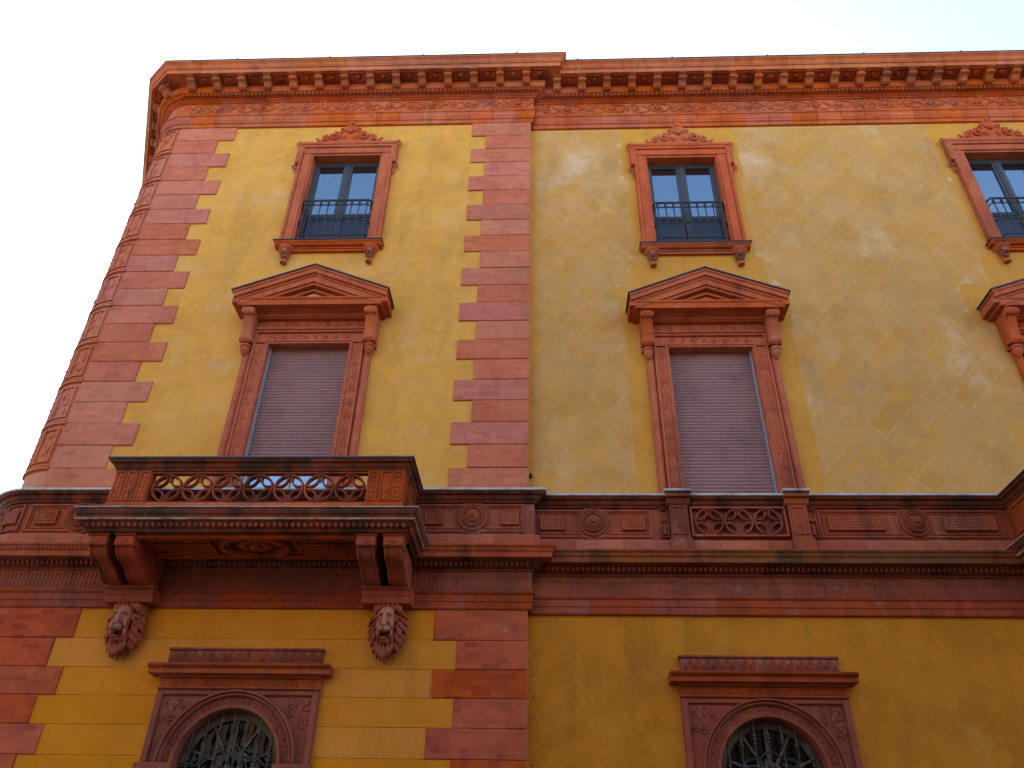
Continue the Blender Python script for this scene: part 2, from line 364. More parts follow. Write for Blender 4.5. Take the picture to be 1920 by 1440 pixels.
# ---- walls (front sheets with openings, plus closing masses behind)
def wall_cells(mb, x0, x1, z0, z1, y, holes):
    xs = sorted({x0, x1, *[h for a in holes for h in a[:2] if x0 < h < x1]}); zs = sorted({z0, z1, *[h for a in holes for h in a[2:] if z0 < h < z1]})
    for i in range(len(xs)-1):
        for j in range(len(zs)-1):
            xc, zc = (xs[i]+xs[i+1])/2, (zs[j]+zs[j+1])/2
            if any(a[0] < xc < a[1] and a[2] < zc < a[3] for a in holes): continue
            mb.add([(xs[i],y,zs[j]),(xs[i+1],y,zs[j]),(xs[i+1],y,zs[j+1]),(xs[i],y,zs[j+1])], [(0,1,2,3)])
UH = (.76, 13.2, 15.9); LH = (.77, 7.4, 10.6); AH = (.95, 1.2, 4.40)
def holes(i): return [(CX[i]-a, CX[i]+a, b0, b1) for a, b0, b1 in ((UH, LH, AH))]
LH1 = (.77, 6.4, 10.6)
mb = MB(); wall_cells(mb, QE, PX, 0, 18.2, PP, [(CX[0]-.76, CX[0]+.76, 13.2, 15.9), (CX[0]-.77, CX[0]+.77, 6.6, 10.6), (CX[0]-.95, CX[0]+.95, 1.2, 4.4)])
for i in range(len(CORNER)-1):
    (a, b0), (c, d) = CORNER[i], CORNER[i+1]; mb.add([(a,b0,0),(c,d,0),(c,d,18.2),(a,b0,18.2)], [(0,1,2,3)])
mb.add([(*FAR,0),(*CORNER[0],0),(*CORNER[0],18.2),(*FAR,18.2)], [(0,1,2,3)])
mb.add([(PX,PP,0),(PX,.1,0),(PX,.1,18.2),(PX,PP,18.2)], [(0,1,2,3)])
pav = mb.build('pavilion_wall', 'y_pav', pal)
mb = MB(); wall_cells(mb, PX, XR, 0, 5.7, 0, [h for i in (1,2) for h in holes(i)])
wing_low = mb.build('ground_storey_wall', 'y_glow', pal)
mb = MB(); wall_cells(mb, PX, XR, 5.7, 18.2, 0, [h for i in (1,2) for h in holes(i)])
wing = mb.build('wing_wall', 'y_wing', pal)
mb = MB(); mb.box(QE-RC+.02, XR, .75, 8.9, 0.02, 18.1); mb.box(XR-.2, XR, .02, 9, 0.02, 18.2); mb.box(PX-.1, PX+.1, .01, .75, 0, 18)
mb.build('inner_mass', 'dark', pal)
mb = MB().prism_x([(.05, 18.48), (4.5, 20.2), (9.0, 18.48), (9.0, 18.15), (.05, 18.15)], QE-RC+.3, XR)
mb.build('roof', 'roof', pal)

# ---- quoins
def quoin(x0, x1, z0, z1, mat='quoin'):
    j = lambda q: random.uniform(-q, q)
    x1 = x1 + (j(.018) if x1 < -6 else 0); x0 = x0 + (j(.018) if x0 > -3 else 0)
    MB().cblock(x0, x1, z0 + .004 + j(.003), z1 - .004 + j(.003), PP + .01, PP - .032 + j(.004), .009).build('quoin_block', mat, pav)
CH = (Z_BAND - 7.55) / 21
def corner_block(z0, z1):   # quoin course carried round the corner (ground storey)
    rows = [[(p[0] - .045*math.cos(0)*0, p[1], z) for z in (0,)] for p in []]
for k in range(21):
    z1 = Z_BAND - k*CH; z0 = z1 - CH; lg = k % 2 == 0
    quoin(-1.59 if lg else -1.255, PX, z0, z1)
    quoin(QE, (-7.11 if lg else -7.46), z0, z1)
LOW_R = [5.60, 5.13, 4.71, 4.315, 3.92, 3.52, 3.12, 2.72, 2.32]
LOW_L = LOW_R
for k in range(8):
    z1, z0 = LOW_R[k], LOW_R[k+1]; lg = k % 2 == 0
    quoin(-1.63 if lg else -1.275, PX, z0, z1, 'quoin_shaded'); quoin(QE, (-7.07 if lg else -7.31), z0, z1, 'quoin_shaded')
# stucco courses of the ground storey of the pavilion
for k in range(8):
    z1, z0 = LOW_R[k], LOW_R[k+1]; lg = k % 2 == 0
    xl, xr = (-7.07 if lg else -7.31), (-1.63 if lg else -1.275)
    hw = 1.10 if z0 > 4.6 else 1.15
    spans = [(xl, xr)] if z0 > 4.95 else [(xl, CX[0]-hw), (CX[0]+hw, xr)]
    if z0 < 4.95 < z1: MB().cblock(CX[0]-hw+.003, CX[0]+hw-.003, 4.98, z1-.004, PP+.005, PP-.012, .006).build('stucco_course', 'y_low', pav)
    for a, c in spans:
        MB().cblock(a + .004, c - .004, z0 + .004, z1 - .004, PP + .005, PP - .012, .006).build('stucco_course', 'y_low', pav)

# ---- rounded corner: ring bands, framed panels with relief
def cyl_strip(mb, a0, a1, z0, z1, r0, r1, n=8):
    c = (QE, PP + RC)
    def P(a, r, z): return (c[0] + r*math.cos(a), c[1] + r*math.sin(a), z)
    rows = []
    for i in range(n+1):
        a = a0 + (a1-a0)*i/n
        rows.append([P(a, r0, z0), P(a, r1, z0+.008), P(a, r1, z1-.008), P(a, r0, z1)])
    mb.rows(rows, True, True)
PH = (Z_BAND - 7.5) / 10.5
for k in range(11):
    zt = Z_BAND - k*PH; zb = max(zt - PH, 7.45)
    mb = MB(); cyl_strip(mb, A0-.02, A1, zb, zt, RC-.05, RC+.012)
    if zt - zb > .6:
        e0, e1 = A0 + .04, A1 - .08
        cyl_strip(mb, A0-.02, A1, zb+.02, zb+.07, RC, RC+.055); cyl_strip(mb, A0-.02, A1, zb+.08, zb+.11, RC, RC+.04)
        for q in range(2):
            b0 = e0 + (e1-e0)*q*.52; b1 = b0 + (e1-e0)*.48
            cyl_strip(mb, b0, b1, zb+.16, zb+.20, RC, RC+.045); cyl_strip(mb, b0, b1, zt-.10, zt-.06, RC, RC+.045)
            cyl_strip(mb, b0, b0+.05, zb+.16, zt-.06, RC, RC+.045, 2); cyl_strip(mb, b1-.05, b1, zb+.16, zt-.06, RC, RC+.045, 2)
            for _ in range(9):
                a = random.uniform(b0+.12, b1-.12); z = random.uniform(zb+.26, zt-.16)
                p = (QE + (RC+.015)*math.cos(a), PP+RC + (RC+.015)*math.sin(a), z)
                mb.ell(p, (.02, .02, random.uniform(.05,.10)), 6, 4, Matrix.Rotation(random.uniform(-.9,.9), 3, 'Y'))
    mb.build('corner_panel', 'corner', pav, smooth=40)
for k in range(8):
    mb = MB(); cyl_strip(mb, A0-.02, A1, LOW_R[k+1]+.006, LOW_R[k]-.006, RC-.03, RC+.045); mb.build('quoin_block', 'quoin_shaded', pav)

# ---- diamond stucco tiles on the wing
def clip(poly, ax, val, keep_less):
    out = []
    for i in range(len(poly)):
        a, c = poly[i], poly[(i+1) % len(poly)]
        ia = (a[ax] <= val) == keep_less; ic = (c[ax] <= val) == keep_less
        if ia: out.append(a)
        if ia != ic:
            t = (val - a[ax])/(c[ax]-a[ax]); out.append((a[0]+(c[0]-a[0])*t, a[1]+(c[1]-a[1])*t))
    return out
HW, HH = .262, .275
rng = random.Random(3); tiles = []
def spans_at(z):
    def mg(i):
        if z > 15.2: return 1.30
        if z > 12.9: return 1.22
        if z > 12.15: return 1.35
        if z > 11.1: return 1.62 if i < 2 else 1.95
        return 1.55
    s = []
    x = PX + .09
    for i in (1, 2):
        s.append((x, CX[i]-mg(i))); x = CX[i]+mg(i)
    return s
for r in range(0, 36):
    for c in range(-1, 24):
        xc = PX + .1 + c*2*HW + (HW if r % 2 else 0); zc = 7.62 + r*HH
        for (a, e) in spans_at(zc):
            pl = [(xc, zc-HH), (xc+HW, zc), (xc, zc+HH), (xc-HW, zc)]
            for ax, v, kl in ((0, a, False), (0, e, True), (1, 7.56, False), (1, 16.93, True)):
                if len(pl) >= 3: pl = clip(pl, ax, v, kl)
            if len(pl) < 3: continue
            ar = abs(sum(pl[i][0]*pl[(i+1)%len(pl)][1]-pl[(i+1)%len(pl)][0]*pl[i][1] for i in range(len(pl)))/2)
            if ar < .012: continue
            tiles.append((ar / (1 + .02*max(zc-8, 0)**1.5), pl))
tiles.sort(key=lambda t: -t[0])
def tile_geo(mb, pl):
    mx = sum(p[0] for p in pl)/len(pl); mz = sum(p[1] for p in pl)/len(pl)
    def sh(p, d):
        v = Vector((mx-p[0], mz-p[1])); L = v.length; k = min(d/L*1.4, .5); return (p[0]+v.x*k, p[1]+v.y*k)
    q_ = .5 + .5*math.sin(mx*1.7 + 1.1*math.sin(mz*.9))*math.sin(mz*1.3 + .7*math.sin(mx*1.1)); d = .0025 + .0022*q_*rng.uniform(.4, 1.2); tz = rng.uniform(-.0004,.0004); tx = rng.uniform(-.0004,.0004); o1 = .001 + .006*q_*rng.uniform(0, 1)
    A = [sh(p, o1) for p in pl]; B = [sh(p, o1 + .004) for p in pl]; n_ = len(pl); k = len(mb.v)
    mb.v += [(p[0], .001, p[1]) for p in A] + [(p[0], -d + tx*(1 if p[0] > mx else -1) + tz*(1 if p[1] > mz else -1), p[1]) for p in B]
    mb.f.append(tuple(k + n_ + i for i in range(n_)))
    for i in range(n_): j = (i+1) % n_; mb.f.append((k+i, k+j, k+n_+j, k+n_+i))
for k_ in range(2):
    mb = MB(); zz = [7.53, 11.1, 12.15, 12.9, 15.2, 16.95]; rows = []
    for q in range(5):
        a, e = spans_at((zz[q]+zz[q+1])/2)[k_]; rows += [[(a, -.0015, zz[q]), (e, -.0015, zz[q])], [(a, -.0015, zz[q+1]), (e, -.0015, zz[q+1])]]
    mb.rows(rows); mb.build('diamond_bedding', 'y_bed', wing)
for ar, pl in tiles[:300]:
    mb = MB(); tile_geo(mb, pl); mb.build('diamond_tile', 'y_dia', wing)
mb = MB()
for ar, pl in tiles[300:]: tile_geo(mb, pl)
mb.build('small_diamond_tiles', 'y_dia', wing, kind='stuff')

# ================================================================== main cornice
BAND = [(0, 16.99), (.05, 16.99), (.055, 17.09), (.085, 17.11), (.085, 17.17), (.095, 17.18), (.095, 17.33), (.12, 17.345), (.12, 17.375), (0, 17.375)]
FRZ = [(0, 17.375), (.075, 17.376), (.075, 17.44), (.06, 17.445), (.055, 17.84), (.10, 17.85), (.105, 17.875), (0, 17.876)]
BED = [(0, 17.876), (.13, 17.877), (.15, 17.90), (.22, 17.915), (.245, 17.94), (.31, 17.955), (.33, 17.975), (.335, 18.18), (0, 18.18)]
CROWN = [(0, 18.18), (.655, 18.181), (.665, 18.17), (.685, 18.17), (.69, 18.295), (.715, 18.30), (.72, 18.325), (.735, 18.34), (.75, 18.39), (.79, 18.43), (.81, 18.44), (.815, 18.475), (0, 18.476)]
def tiles_along(path, prof, L, name, mat, parent, gap=.004, s_from=None, s_to=None, jitter=0.):
    tot = path_info(path)[2][-1]; a = 0. if s_from is None else s_from; e = tot if s_to is None else s_to
    n_ = max(1, round((e-a)/L)); st = (e-a)/n_
    for i in range(n_):
        j0 = random.uniform(-1, 1)*jitter
        pr = [(o + (j0 if o > .01 else 0), z) for o, z in prof]
        mb = MB(); sweep(mb, path, pr, a + i*st + gap/2, a + (i+1)*st - gap/2); mb.build(name, mat, parent)
mb = MB()
for pth in (PATH_PAV_CH, PATH_WING): sweep(mb, pth, [(0, 17.0), (.035, 17.0), (.04, 18.2), (.5, 18.22), (.5, 18.40), (0, 18.42)])
# the round of the corner below the chamfered eaves
cor = mb.build('cornice', 'mortar', pal)
def sa(path, i): return path_info(path)[2][i]
S_PAV0 = 3.0          # start of the visible part on the side wall
for pth, a in ((PATH_PAV_CH, S_PAV0), (PATH_WING, .0)):
    pr_ = PATH_PAV if pth is PATH_PAV_CH else pth
    tiles_along(pr_, BAND, .545, 'band_tile', 'terra', cor, .008, a, jitter=.002)
    tiles_along(pr_, FRZ, 1.09, 'frieze_tile', 'carved', cor, .006, a, jitter=.002)
    tiles_along(pr_, BED, 1.09, 'bed_moulding_tile', 'terra', cor, .004, a)
    tiles_along(pth, CROWN, 1.15, 'crown_tile', 'crown', cor, .005, a, jitter=.003)
    # gutter edge of dark sheet metal with small clips
    mb = MB(); sweep(mb, pth, [(.0, 18.477), (.825, 18.477), (.825, 18.50), (0, 18.50)], a)
    tot = path_info(pth)[2][-1]; s = a + 1.1
    while s < tot - .05:
        p, nr = along(pth, s); q = p + nr*.80; mb.tube([(q.x, q.y, 18.49), (q.x, q.y, 18.53), (q.x, q.y, 18.56)], [.03, .03, .004], 6); s += 2.2
    p, nr = along(pth, tot - .02); 
    mb.build('gutter_edge', 'gutter', cor)
# carved frieze relief, dentils and eggs in the cornice
for x0, x1, y in ((QE+.05, PX-.03, PP-.06), (PX+.1, 11.4, -.06)):
    nn = round((x1-x0)/.52); st = (x1-x0)/nn
    for k in range(nn):
        mb = MB(); scroll_motif(mb, x0 + (k+.5)*st, st, 17.46, 17.83, y, 1 if k % 2 else -1); mb.build('scroll_relief', 'carved', cor, smooth=60)
mb = MB()
for x0, x1, y in ((QE, PX+.08, PP), (PX+.12, 11.5, 0.)):
    x = x0
    while x < x1:
        mb.box(x, x+.05, y-.10, y-.07, 17.385, 17.432); x += .088
mb.build('dentil_row', 'carved', cor, kind='stuff')
mb = MB()
for x0, x1, y in ((QE-.1, PX+.2, PP), (PX+.3, 11.5, 0.)):
    x = x0
    while x < x1:
        mb.ell((x, y-.255, 17.925), (.032, .045, .04), 6, 4); mb.box(x+.043, x+.055, y-.27, y-.2, 17.905, 17.95); x += .098
mb.build('egg_row', 'modil', cor, kind='stuff', smooth=60)
# modillions: scrolled brackets under the corona, with square coffers between them
mo = MB()
pf = [(0, 0), (0, -.215), (-.05, -.235), (-.10, -.215), (-.135, -.17), (-.18, -.135), (-.235, -.125), (-.265, -.10), (-.27, -.06), (-.25, -.045), (-.30, -.045), (-.31, -.005)]
mo.prism_x([(y, z) for y, z in pf], -.085, .085)
mo.prism_x([(y*1.03-.004, z*.98) for y, z in pf[:9]] + [(-.26, -.03), (0, -.01)], -.055, .055)
mo.box(-.10, .10, -.335, -.0, -.03, -.003)
mo.lathe((-.092, -.235, -.09), (1, 0, 0), [(.0, 0), (.035, 0), (.035, .184), (.0, .184)], 10)
mod0 = mo.build('modillion', 'modil', cor)
cf = MB()
for a in (-1, 1): cf.box(-.19, .19, (-.30 if a < 0 else -.06), (-.265 if a < 0 else -.03), -.03, -.002); cf.box(a*.19-.02, a*.19+.02, -.30, -.03, -.032, -.002)
cf.lathe((0, -.165, -.004), (0, 0, -1), [(.085, 0), (.08, .02), (.05, .03), (.035, .05), (0, .055)], 10)
cof0 = cf.build('coffer_rosette', 'soot_shade', cor)
first = True
def put(o, p, nr, z, off):
    q = p + nr*off; o.location = (q.x, q.y, z); o.rotation_euler = (0, 0, math.atan2(nr.x, -nr.y) if True else 0)
for pth, a, e in ((PATH_PAV_CH, 4.4, None), (PATH_WING, .02, 12.0)):
    tot = path_info(pth)[2][-1] if e is None else e
    L = path_info(pth)[2]
    runs = [(L[0]+4.4, L[1]+.0), (L[1], L[2]), (L[2], L[3]+.2)] if pth is PATH_PAV_CH else [(.12+.2, 12.)]
    for q, (r0, r1) in enumerate(runs):
        n_ = max(1, round((r1-r0)/.593)); st = (r1-r0)/n_
        for i in range(n_):
            s = r0 + (i+.5)*st
            pp, nr = along(pth, min(s, L[-2] if pth is PATH_PAV_CH and q == 2 else s)); 
            if pth is PATH_PAV_CH and q == 2: pp = Vector((V1[0] + (s - L[2]), PP)); nr = Vector((0, -1))
            o = mod0 if first else mod0.copy()
            c = cof0 if first else cof0.copy()
            if not first: COL.objects.link(o); COL.objects.link(c); o.parent = cor; c.parent = cor
            put(o, pp, nr, 18.18, .334); put(c, pp + Vector((-nr.y, nr.x))*st*.5, nr, 18.178, .334); first = False

# ================================================================== string course and parapet between the storeys
ARCHI = [(0, 5.585), (.05, 5.585), (.06, 5.60), (.06, 5.69), (.075, 5.70), (.075, 5.80), (.10, 5.82), (.11, 5.85), (.0, 5.851)]
FRI2 = [(0, 5.851), (.06, 5.852), (.06, 6.16), (.10, 6.18), (.10, 6.20), (0, 6.201)]
OVOL = [(0, 6.201), (.14, 6.202), (.16, 6.23), (.21, 6.28), (.22, 6.30), (.0, 6.301)]
CORN2 = [(0, 6.301), (.34, 6.302), (.35, 6.29), (.365, 6.29), (.37, 6.37), (.385, 6.38), (.40, 6.43), (.425, 6.45), (.43, 6.475), (.30, 6.49), (.0, 6.50)]
PLIN = [(0, 6.50), (.19, 6.505), (.19, 6.70), (.165, 6.73), (.12, 6.76), (0, 6.762)]
PFACE = [(0, 6.762), (.10, 6.763), (.10, 7.30), (0, 7.302)]
PCAP = [(0, 7.302), (.14, 7.303), (.15, 7.33), (.18, 7.35), (.20, 7.40), (.25, 7.42), (.26, 7.455), (0, 7.456)]
FLASH = [(0, 7.457), (.285, 7.457), (.29, 7.46), (.29, 7.492), (.28, 7.50), (0, 7.53)]
PAV2 = [FAR] + CORNER + [(PX, PP), (PX, .0)]
mb = MB()
for pth in (PAV2, PATH_WING): sweep(mb, pth, [(0, 5.59), (.045, 5.59), (.05, 6.2), (.15, 6.3), (.3, 6.32), (.3, 6.45), (.1, 6.5), (.085, 7.3), (.12, 7.4), (0, 7.45)])
stc = mb.build('string_course', 'mortar', pal)
BL, BR = CX[0] + .07 - 2.31, CX[0] + .07 + 2.31
for pth, a, e in ((PAV2, 6.5, None), (PATH_WING, 0., None)):
    tiles_along(pth, ARCHI, .98, 'architrave_tile', 'archi', stc, .004, a, e, .002)
    tiles_along(pth, FRI2, .74, 'fluted_frieze_tile', 'frieze', stc, .005, a, e, .002)
    tiles_along(pth, OVOL, .98, 'ovolo_tile', 'soot', stc, .004, a, e)
    tiles_along(pth, CORN2, .98, 'cornice_tile', 'soot_shade' if pth is PAV2 else 'mossy', stc, .004, a, e, .003)
    tiles_along(pth, PLIN, .74, 'plinth_tile', 'plinth', stc, .005, a, e, .002)
    tiles_along(pth, PFACE, .98, 'parapet_tile', 'parapet', stc, .004, a, e, .0015)
    tiles_along(pth, PCAP, .74, 'cap_tile', 'soot', stc, .004, a, e, .002)
    tiles_along(pth, FLASH, 1.9, 'flashing_sheet', 'lead', stc, .002, a, e, .003)
# flutes, eggs and beads of the string course
mb = MB(); eg = MB(); lf = MB(); tot = path_info(PAV2)[2][-1]
def run(path, s0, s1, step, fn):
    s = s0
    while s < s1: 
        p, nr = along(path, s); fn(p, nr); s += step
def orient(nr): return Matrix.Rotation(math.atan2(nr.x, -nr.y), 3, 'Z')
def flute(p, nr):
    q = p + nr*.062; rot = orient(nr)
    mb.ell((q.x, q.y, 6.09), (.022, .016, .05), 6, 4, rot); q = p + nr*.058
    mb.ell((q.x, q.y, 5.95), (.016, .014, .075), 5, 4, rot)
def egg(p, nr):
    q = p + nr*.19; eg.ell((q.x, q.y, 6.25), (.028, .035, .042), 6, 4, orient(nr))
def bead(p, nr):
    q = p + nr*.385; lf.ell((q.x, q.y, 6.405), (.024, .018, .03), 5, 4, orient(nr))
for pth, a, e in ((PAV2, 6.5, tot-.05), (PATH_WING, .3, 11.0)):
    run(pth, a, e, .064, flute); run(pth, a, e, .078, egg); run(pth, a, e, .068, bead)
mb.build('frieze_flutes', 'frieze', stc, kind='stuff', smooth=60); eg.build('egg_moulding', 'archi', stc, kind='stuff', smooth=60); lf.build('leaf_moulding', 'mossy', stc, kind='stuff', smooth=60)

# parapet ornaments
def frame_rect(mb, x0, x1, z0, z1, y, w, d):
    mb.cblock(x0, x1, z1-w, z1, y, y-d, .006); mb.cblock(x0, x1, z0, z0+w, y, y-d, .006)
    mb.cblock(x0, x0+w, z0+w, z1-w, y, y-d, .006); mb.cblock(x1-w, x1, z0+w, z1-w, y, y-d, .006)
def plaque(x0, x1, z0, z1, y, seed=0):
    mb = MB(); mb.cblock(x0, x1, z0, z1, y, y-.045, .02); nx = max(3, round((x1-x0)/.055)); nz = 4
    frame_rect(mb, x0-.0, x1+.0, z0, z1, y-.03, .022, .025)
    for i in range(nx):
        for j in range(nz):
            cx = x0+.035 + (x1-x0-.07)*(i+.5)/nx; cz = z0+.035 + (z1-z0-.07)*(j+.5)/nz; w = (x1-x0-.07)/nx*.42; h = (z1-z0-.07)/nz*.42
            k = len(mb.v); mb.v += [(cx-w, y-.044, cz), (cx, y-.044, cz-h), (cx+w, y-.044, cz), (cx, y-.044, cz+h), (cx, y-.066, cz)]
            mb.f += [(k,k+1,k+4), (k+1,k+2,k+4), (k+2,k+3,k+4), (k+3,k,k+4)]
    mb.build('studded_plaque', 'parapet', stc)
def roundel(x, z, y, r):
    mb = MB(); mb.lathe((x, y, z), (0, -1, 0), [(r, -.01), (r, .03), (r*.97, .05), (r*.90, .055), (r*.86, .03), (r*.74, .028), (r*.72, .06), (r*.69, .075), (r*.64, .065), (r*.60, .045), (r*.45, .07), (r*.26, .105), (r*.18, .11), (r*.17, .085), (r*.12, .085), (r*.11, .125), (r*.05, .135), (0, .135)], 40)
    for k in range(40):
        a = 2*math.pi*k/40; mb.ell((x + r*.67*math.cos(a), y-.074, z + r*.67*math.sin(a)), (.012, .010, .012), 5, 3)
    for k in range(26):
        a = 2*math.pi*k/26; c, s_ = math.cos(a), math.sin(a)
        mb.tube([(x + r*.56*c, y-.052, z + r*.56*s_), (x + r*.30*c, y-.098, z + r*.30*s_)], [.010, .005], 4)
    mb.build('roundel', 'parapet', stc, smooth=35)
PZ0, PZ1, PZ = 6.80, 7.28, 7.045
def panel(x0, x1, xr, r, pl, y):
    mb = MB(); frame_rect(mb, x0, x1, PZ0, PZ1, y, .035, .03); frame_rect(mb, x0+.06, x1-.06, PZ0+.055, PZ1-.055, y, .018, .02)
    mb.lathe((xr, y, PZ), (0, -1, 0), [(r*1.22, -.01), (r*1.22, .02), (r*1.14, .03), (r*1.08, .012)], 40)
    mb.build('panel_frame', 'parapet', stc)
    roundel(xr, PZ, y-.01, r)
    for a, c in pl: plaque(a, c, PZ-.125, PZ+.125, y)
yw, yp = -.10, PP-.10
panel(-.17, 1.72, .785, .235, [(-.06, .33), (1.24, 1.62)], yw)
panel(4.36, 7.22, 5.855, .235, [(4.50, 5.38), (6.30, 7.10)], yw)
panel(-2.03, -.31, -1.135, .235, [(-1.90, -1.60), (-.68, -.40)], yp)
panel(-8.40, -6.6, -7.50, .24, [(-8.25, -7.90), (-7.1, -6.75)], yp)
# panels on the round of the corner
mb = MB()
for q in range(2):
    b0 = A0 + .06 + q*.53; b1 = b0 + .47
    for z0, z1, rr in ((PZ0, PZ0+.035, .135), (PZ1-.035, PZ1, .135), (PZ-.12, PZ+.12, .15)):
        cyl_strip(mb, b0 + (.09 if z1-z0 > .1 else 0), b1 - (.09 if z1-z0 > .1 else 0), z0, z1, RC+.08, RC+rr)
    cyl_strip(mb, b0, b0+.05, PZ0, PZ1, RC+.08, RC+.135, 2); cyl_strip(mb, b1-.05, b1, PZ0, PZ1, RC+.08, RC+.135, 2)
mb.build('corner_parapet_panel', 'parapet', stc)

# pierced circle tracery
def tracery_unit():
    mb = MB(); r = .232
    def ring(cx, cz, ro, ri, d, a0=0, a1=2*math.pi, n=28):
        mb.arc(cx, cz, [(ri, -d*.55), (ri + (ro-ri)*.35, -d), (ro - (ro-ri)*.35, -d), (ro, -d*.55), (ro, d*.8), (ri, d*.8), (ri, -d*.55)], a0, a1, n)
    ring(0, 0, r, r-.034, .05)
    # four lobes curving from the rim towards a concave diamond in the middle
    for k in range(4):
        a = math.pi/4 + k*math.pi/2; R2 = r*.66
        cx, cz = r*1.0*math.cos(a)*.92, r*1.0*math.sin(a)*.92
        a0 = a + math.pi - 1.12; a1 = a + math.pi + 1.12
        ring(cx, cz, R2*.78+.013, R2*.78-.013, .042, a0, a1, 10)
    for k in range(4):
        a = k*math.pi/2; c, s_ = math.cos(a), math.sin(a)
        mb.tube([(r*.45*c, 0, r*.45*s_), (r*.93*c, 0, r*.93*s_)], .018, 5)
    return mb
TRU = tracery_unit()
tr_me = None
def tracery(x0, n_, z, y, parent, mat='carved', step=.463):
    me = None
    for i in range(n_):
        if me is None: me = TRU.build('tracery_ring', mat, parent, (x0 + (i+.5)*step, y, z), smooth=40).data
        else: link('tracery_ring', me, parent, (x0 + (i+.5)*step, y, z))

def pedestal(x0, x1, y0, parent, wide=True, mat='carved'):
    # pier with sunken panels, plinth and cap; y0 = its face
    mb = MB(); mb.box(x0, x1, y0, y0+.16, 6.75, 7.31); mb.box(x0-.03, x1+.03, y0-.03, y0+.17, 6.50, 6.72); mb.cblock(x0-.015, x1+.015, 6.72, 6.76, y0+.1, y0-.02, .01)
    w = x1-x0
    if wide:
        for a, c in ((.03, .30), (.36, .64), (.70, .97)):
            frame_rect(mb, x0+w*a, x0+w*c, 6.79, 7.28, y0, .022, .022)
        for k in range(5):
            for a in (.165, .835): mb.ell((x0+w*a, y0-.004, 6.87+k*.085), (.03, .018, .034), 6, 4)
        mb.lathe((x0+w*.5, y0, 6.98), (0,-1,0), [(.05,0),(.05,.02),(.03,.025),(0,.02)], 12); mb.cblock(x0+w*.46, x0+w*.54, 6.82, 6.93, y0, y0-.02, .006); mb.ell((x0+w*.5, y0, 7.12), (.03,.016,.05), 6, 4)
    else:
        frame_rect(mb, x0+.03, x1-.03, 6.80, 7.28, y0, .025, .022); vine_v(mb, x0+w*.3, x1-w*.3, 6.84, 7.24, y0-.004)
    mb.build('pedestal', mat, parent, smooth=30)
# blind balustrade under the middle window
wx = CX[1]
par = MB(); frame_rect(par, wx-.76, wx+.76, 6.79, 7.305, -.10, .035, .10); par.box(wx-.76, wx+.76, -.135, -.1, 7.285, 7.3)
blind = par.build('blind_balustrade', 'parapet', stc)
tracery(wx-.6945, 3, PZ, -.155, stc, 'parapet')
for a in (-1, 1):
    xc = wx + a*.94; pedestal(xc-.145, xc+.145, -.24, stc, False, 'parapet')
    mb = MB().prism_x([(-.24, 7.302), (-.27, 7.33), (-.29, 7.40), (-.345, 7.42), (-.35, 7.459), (-.1, 7.459), (-.1, 7.302)], xc-.19, xc+.19); mb.build('pedestal_cap', 'soot_shade', stc)
    mb = MB().box(xc-.215, xc+.215, -.375, -.05, 7.503, 7.535); mb.build('flashing_sheet', 'lead', stc)
    xs = wx + a*1.17; mb = MB(); frame_rect(mb, xs-.07, xs+.07, 6.79, 7.29, -.10, .018, .05); mb.lathe((xs, -.10, 7.12), (0,-1,0), [(.055,0),(.055,.04),(.04,.05),(.03,.03),(0,.03)], 14); mb.cblock(xs-.03, xs+.03, 6.84, 7.0, -.1, -.14, .008); mb.build('side_panel', 'parapet', stc)

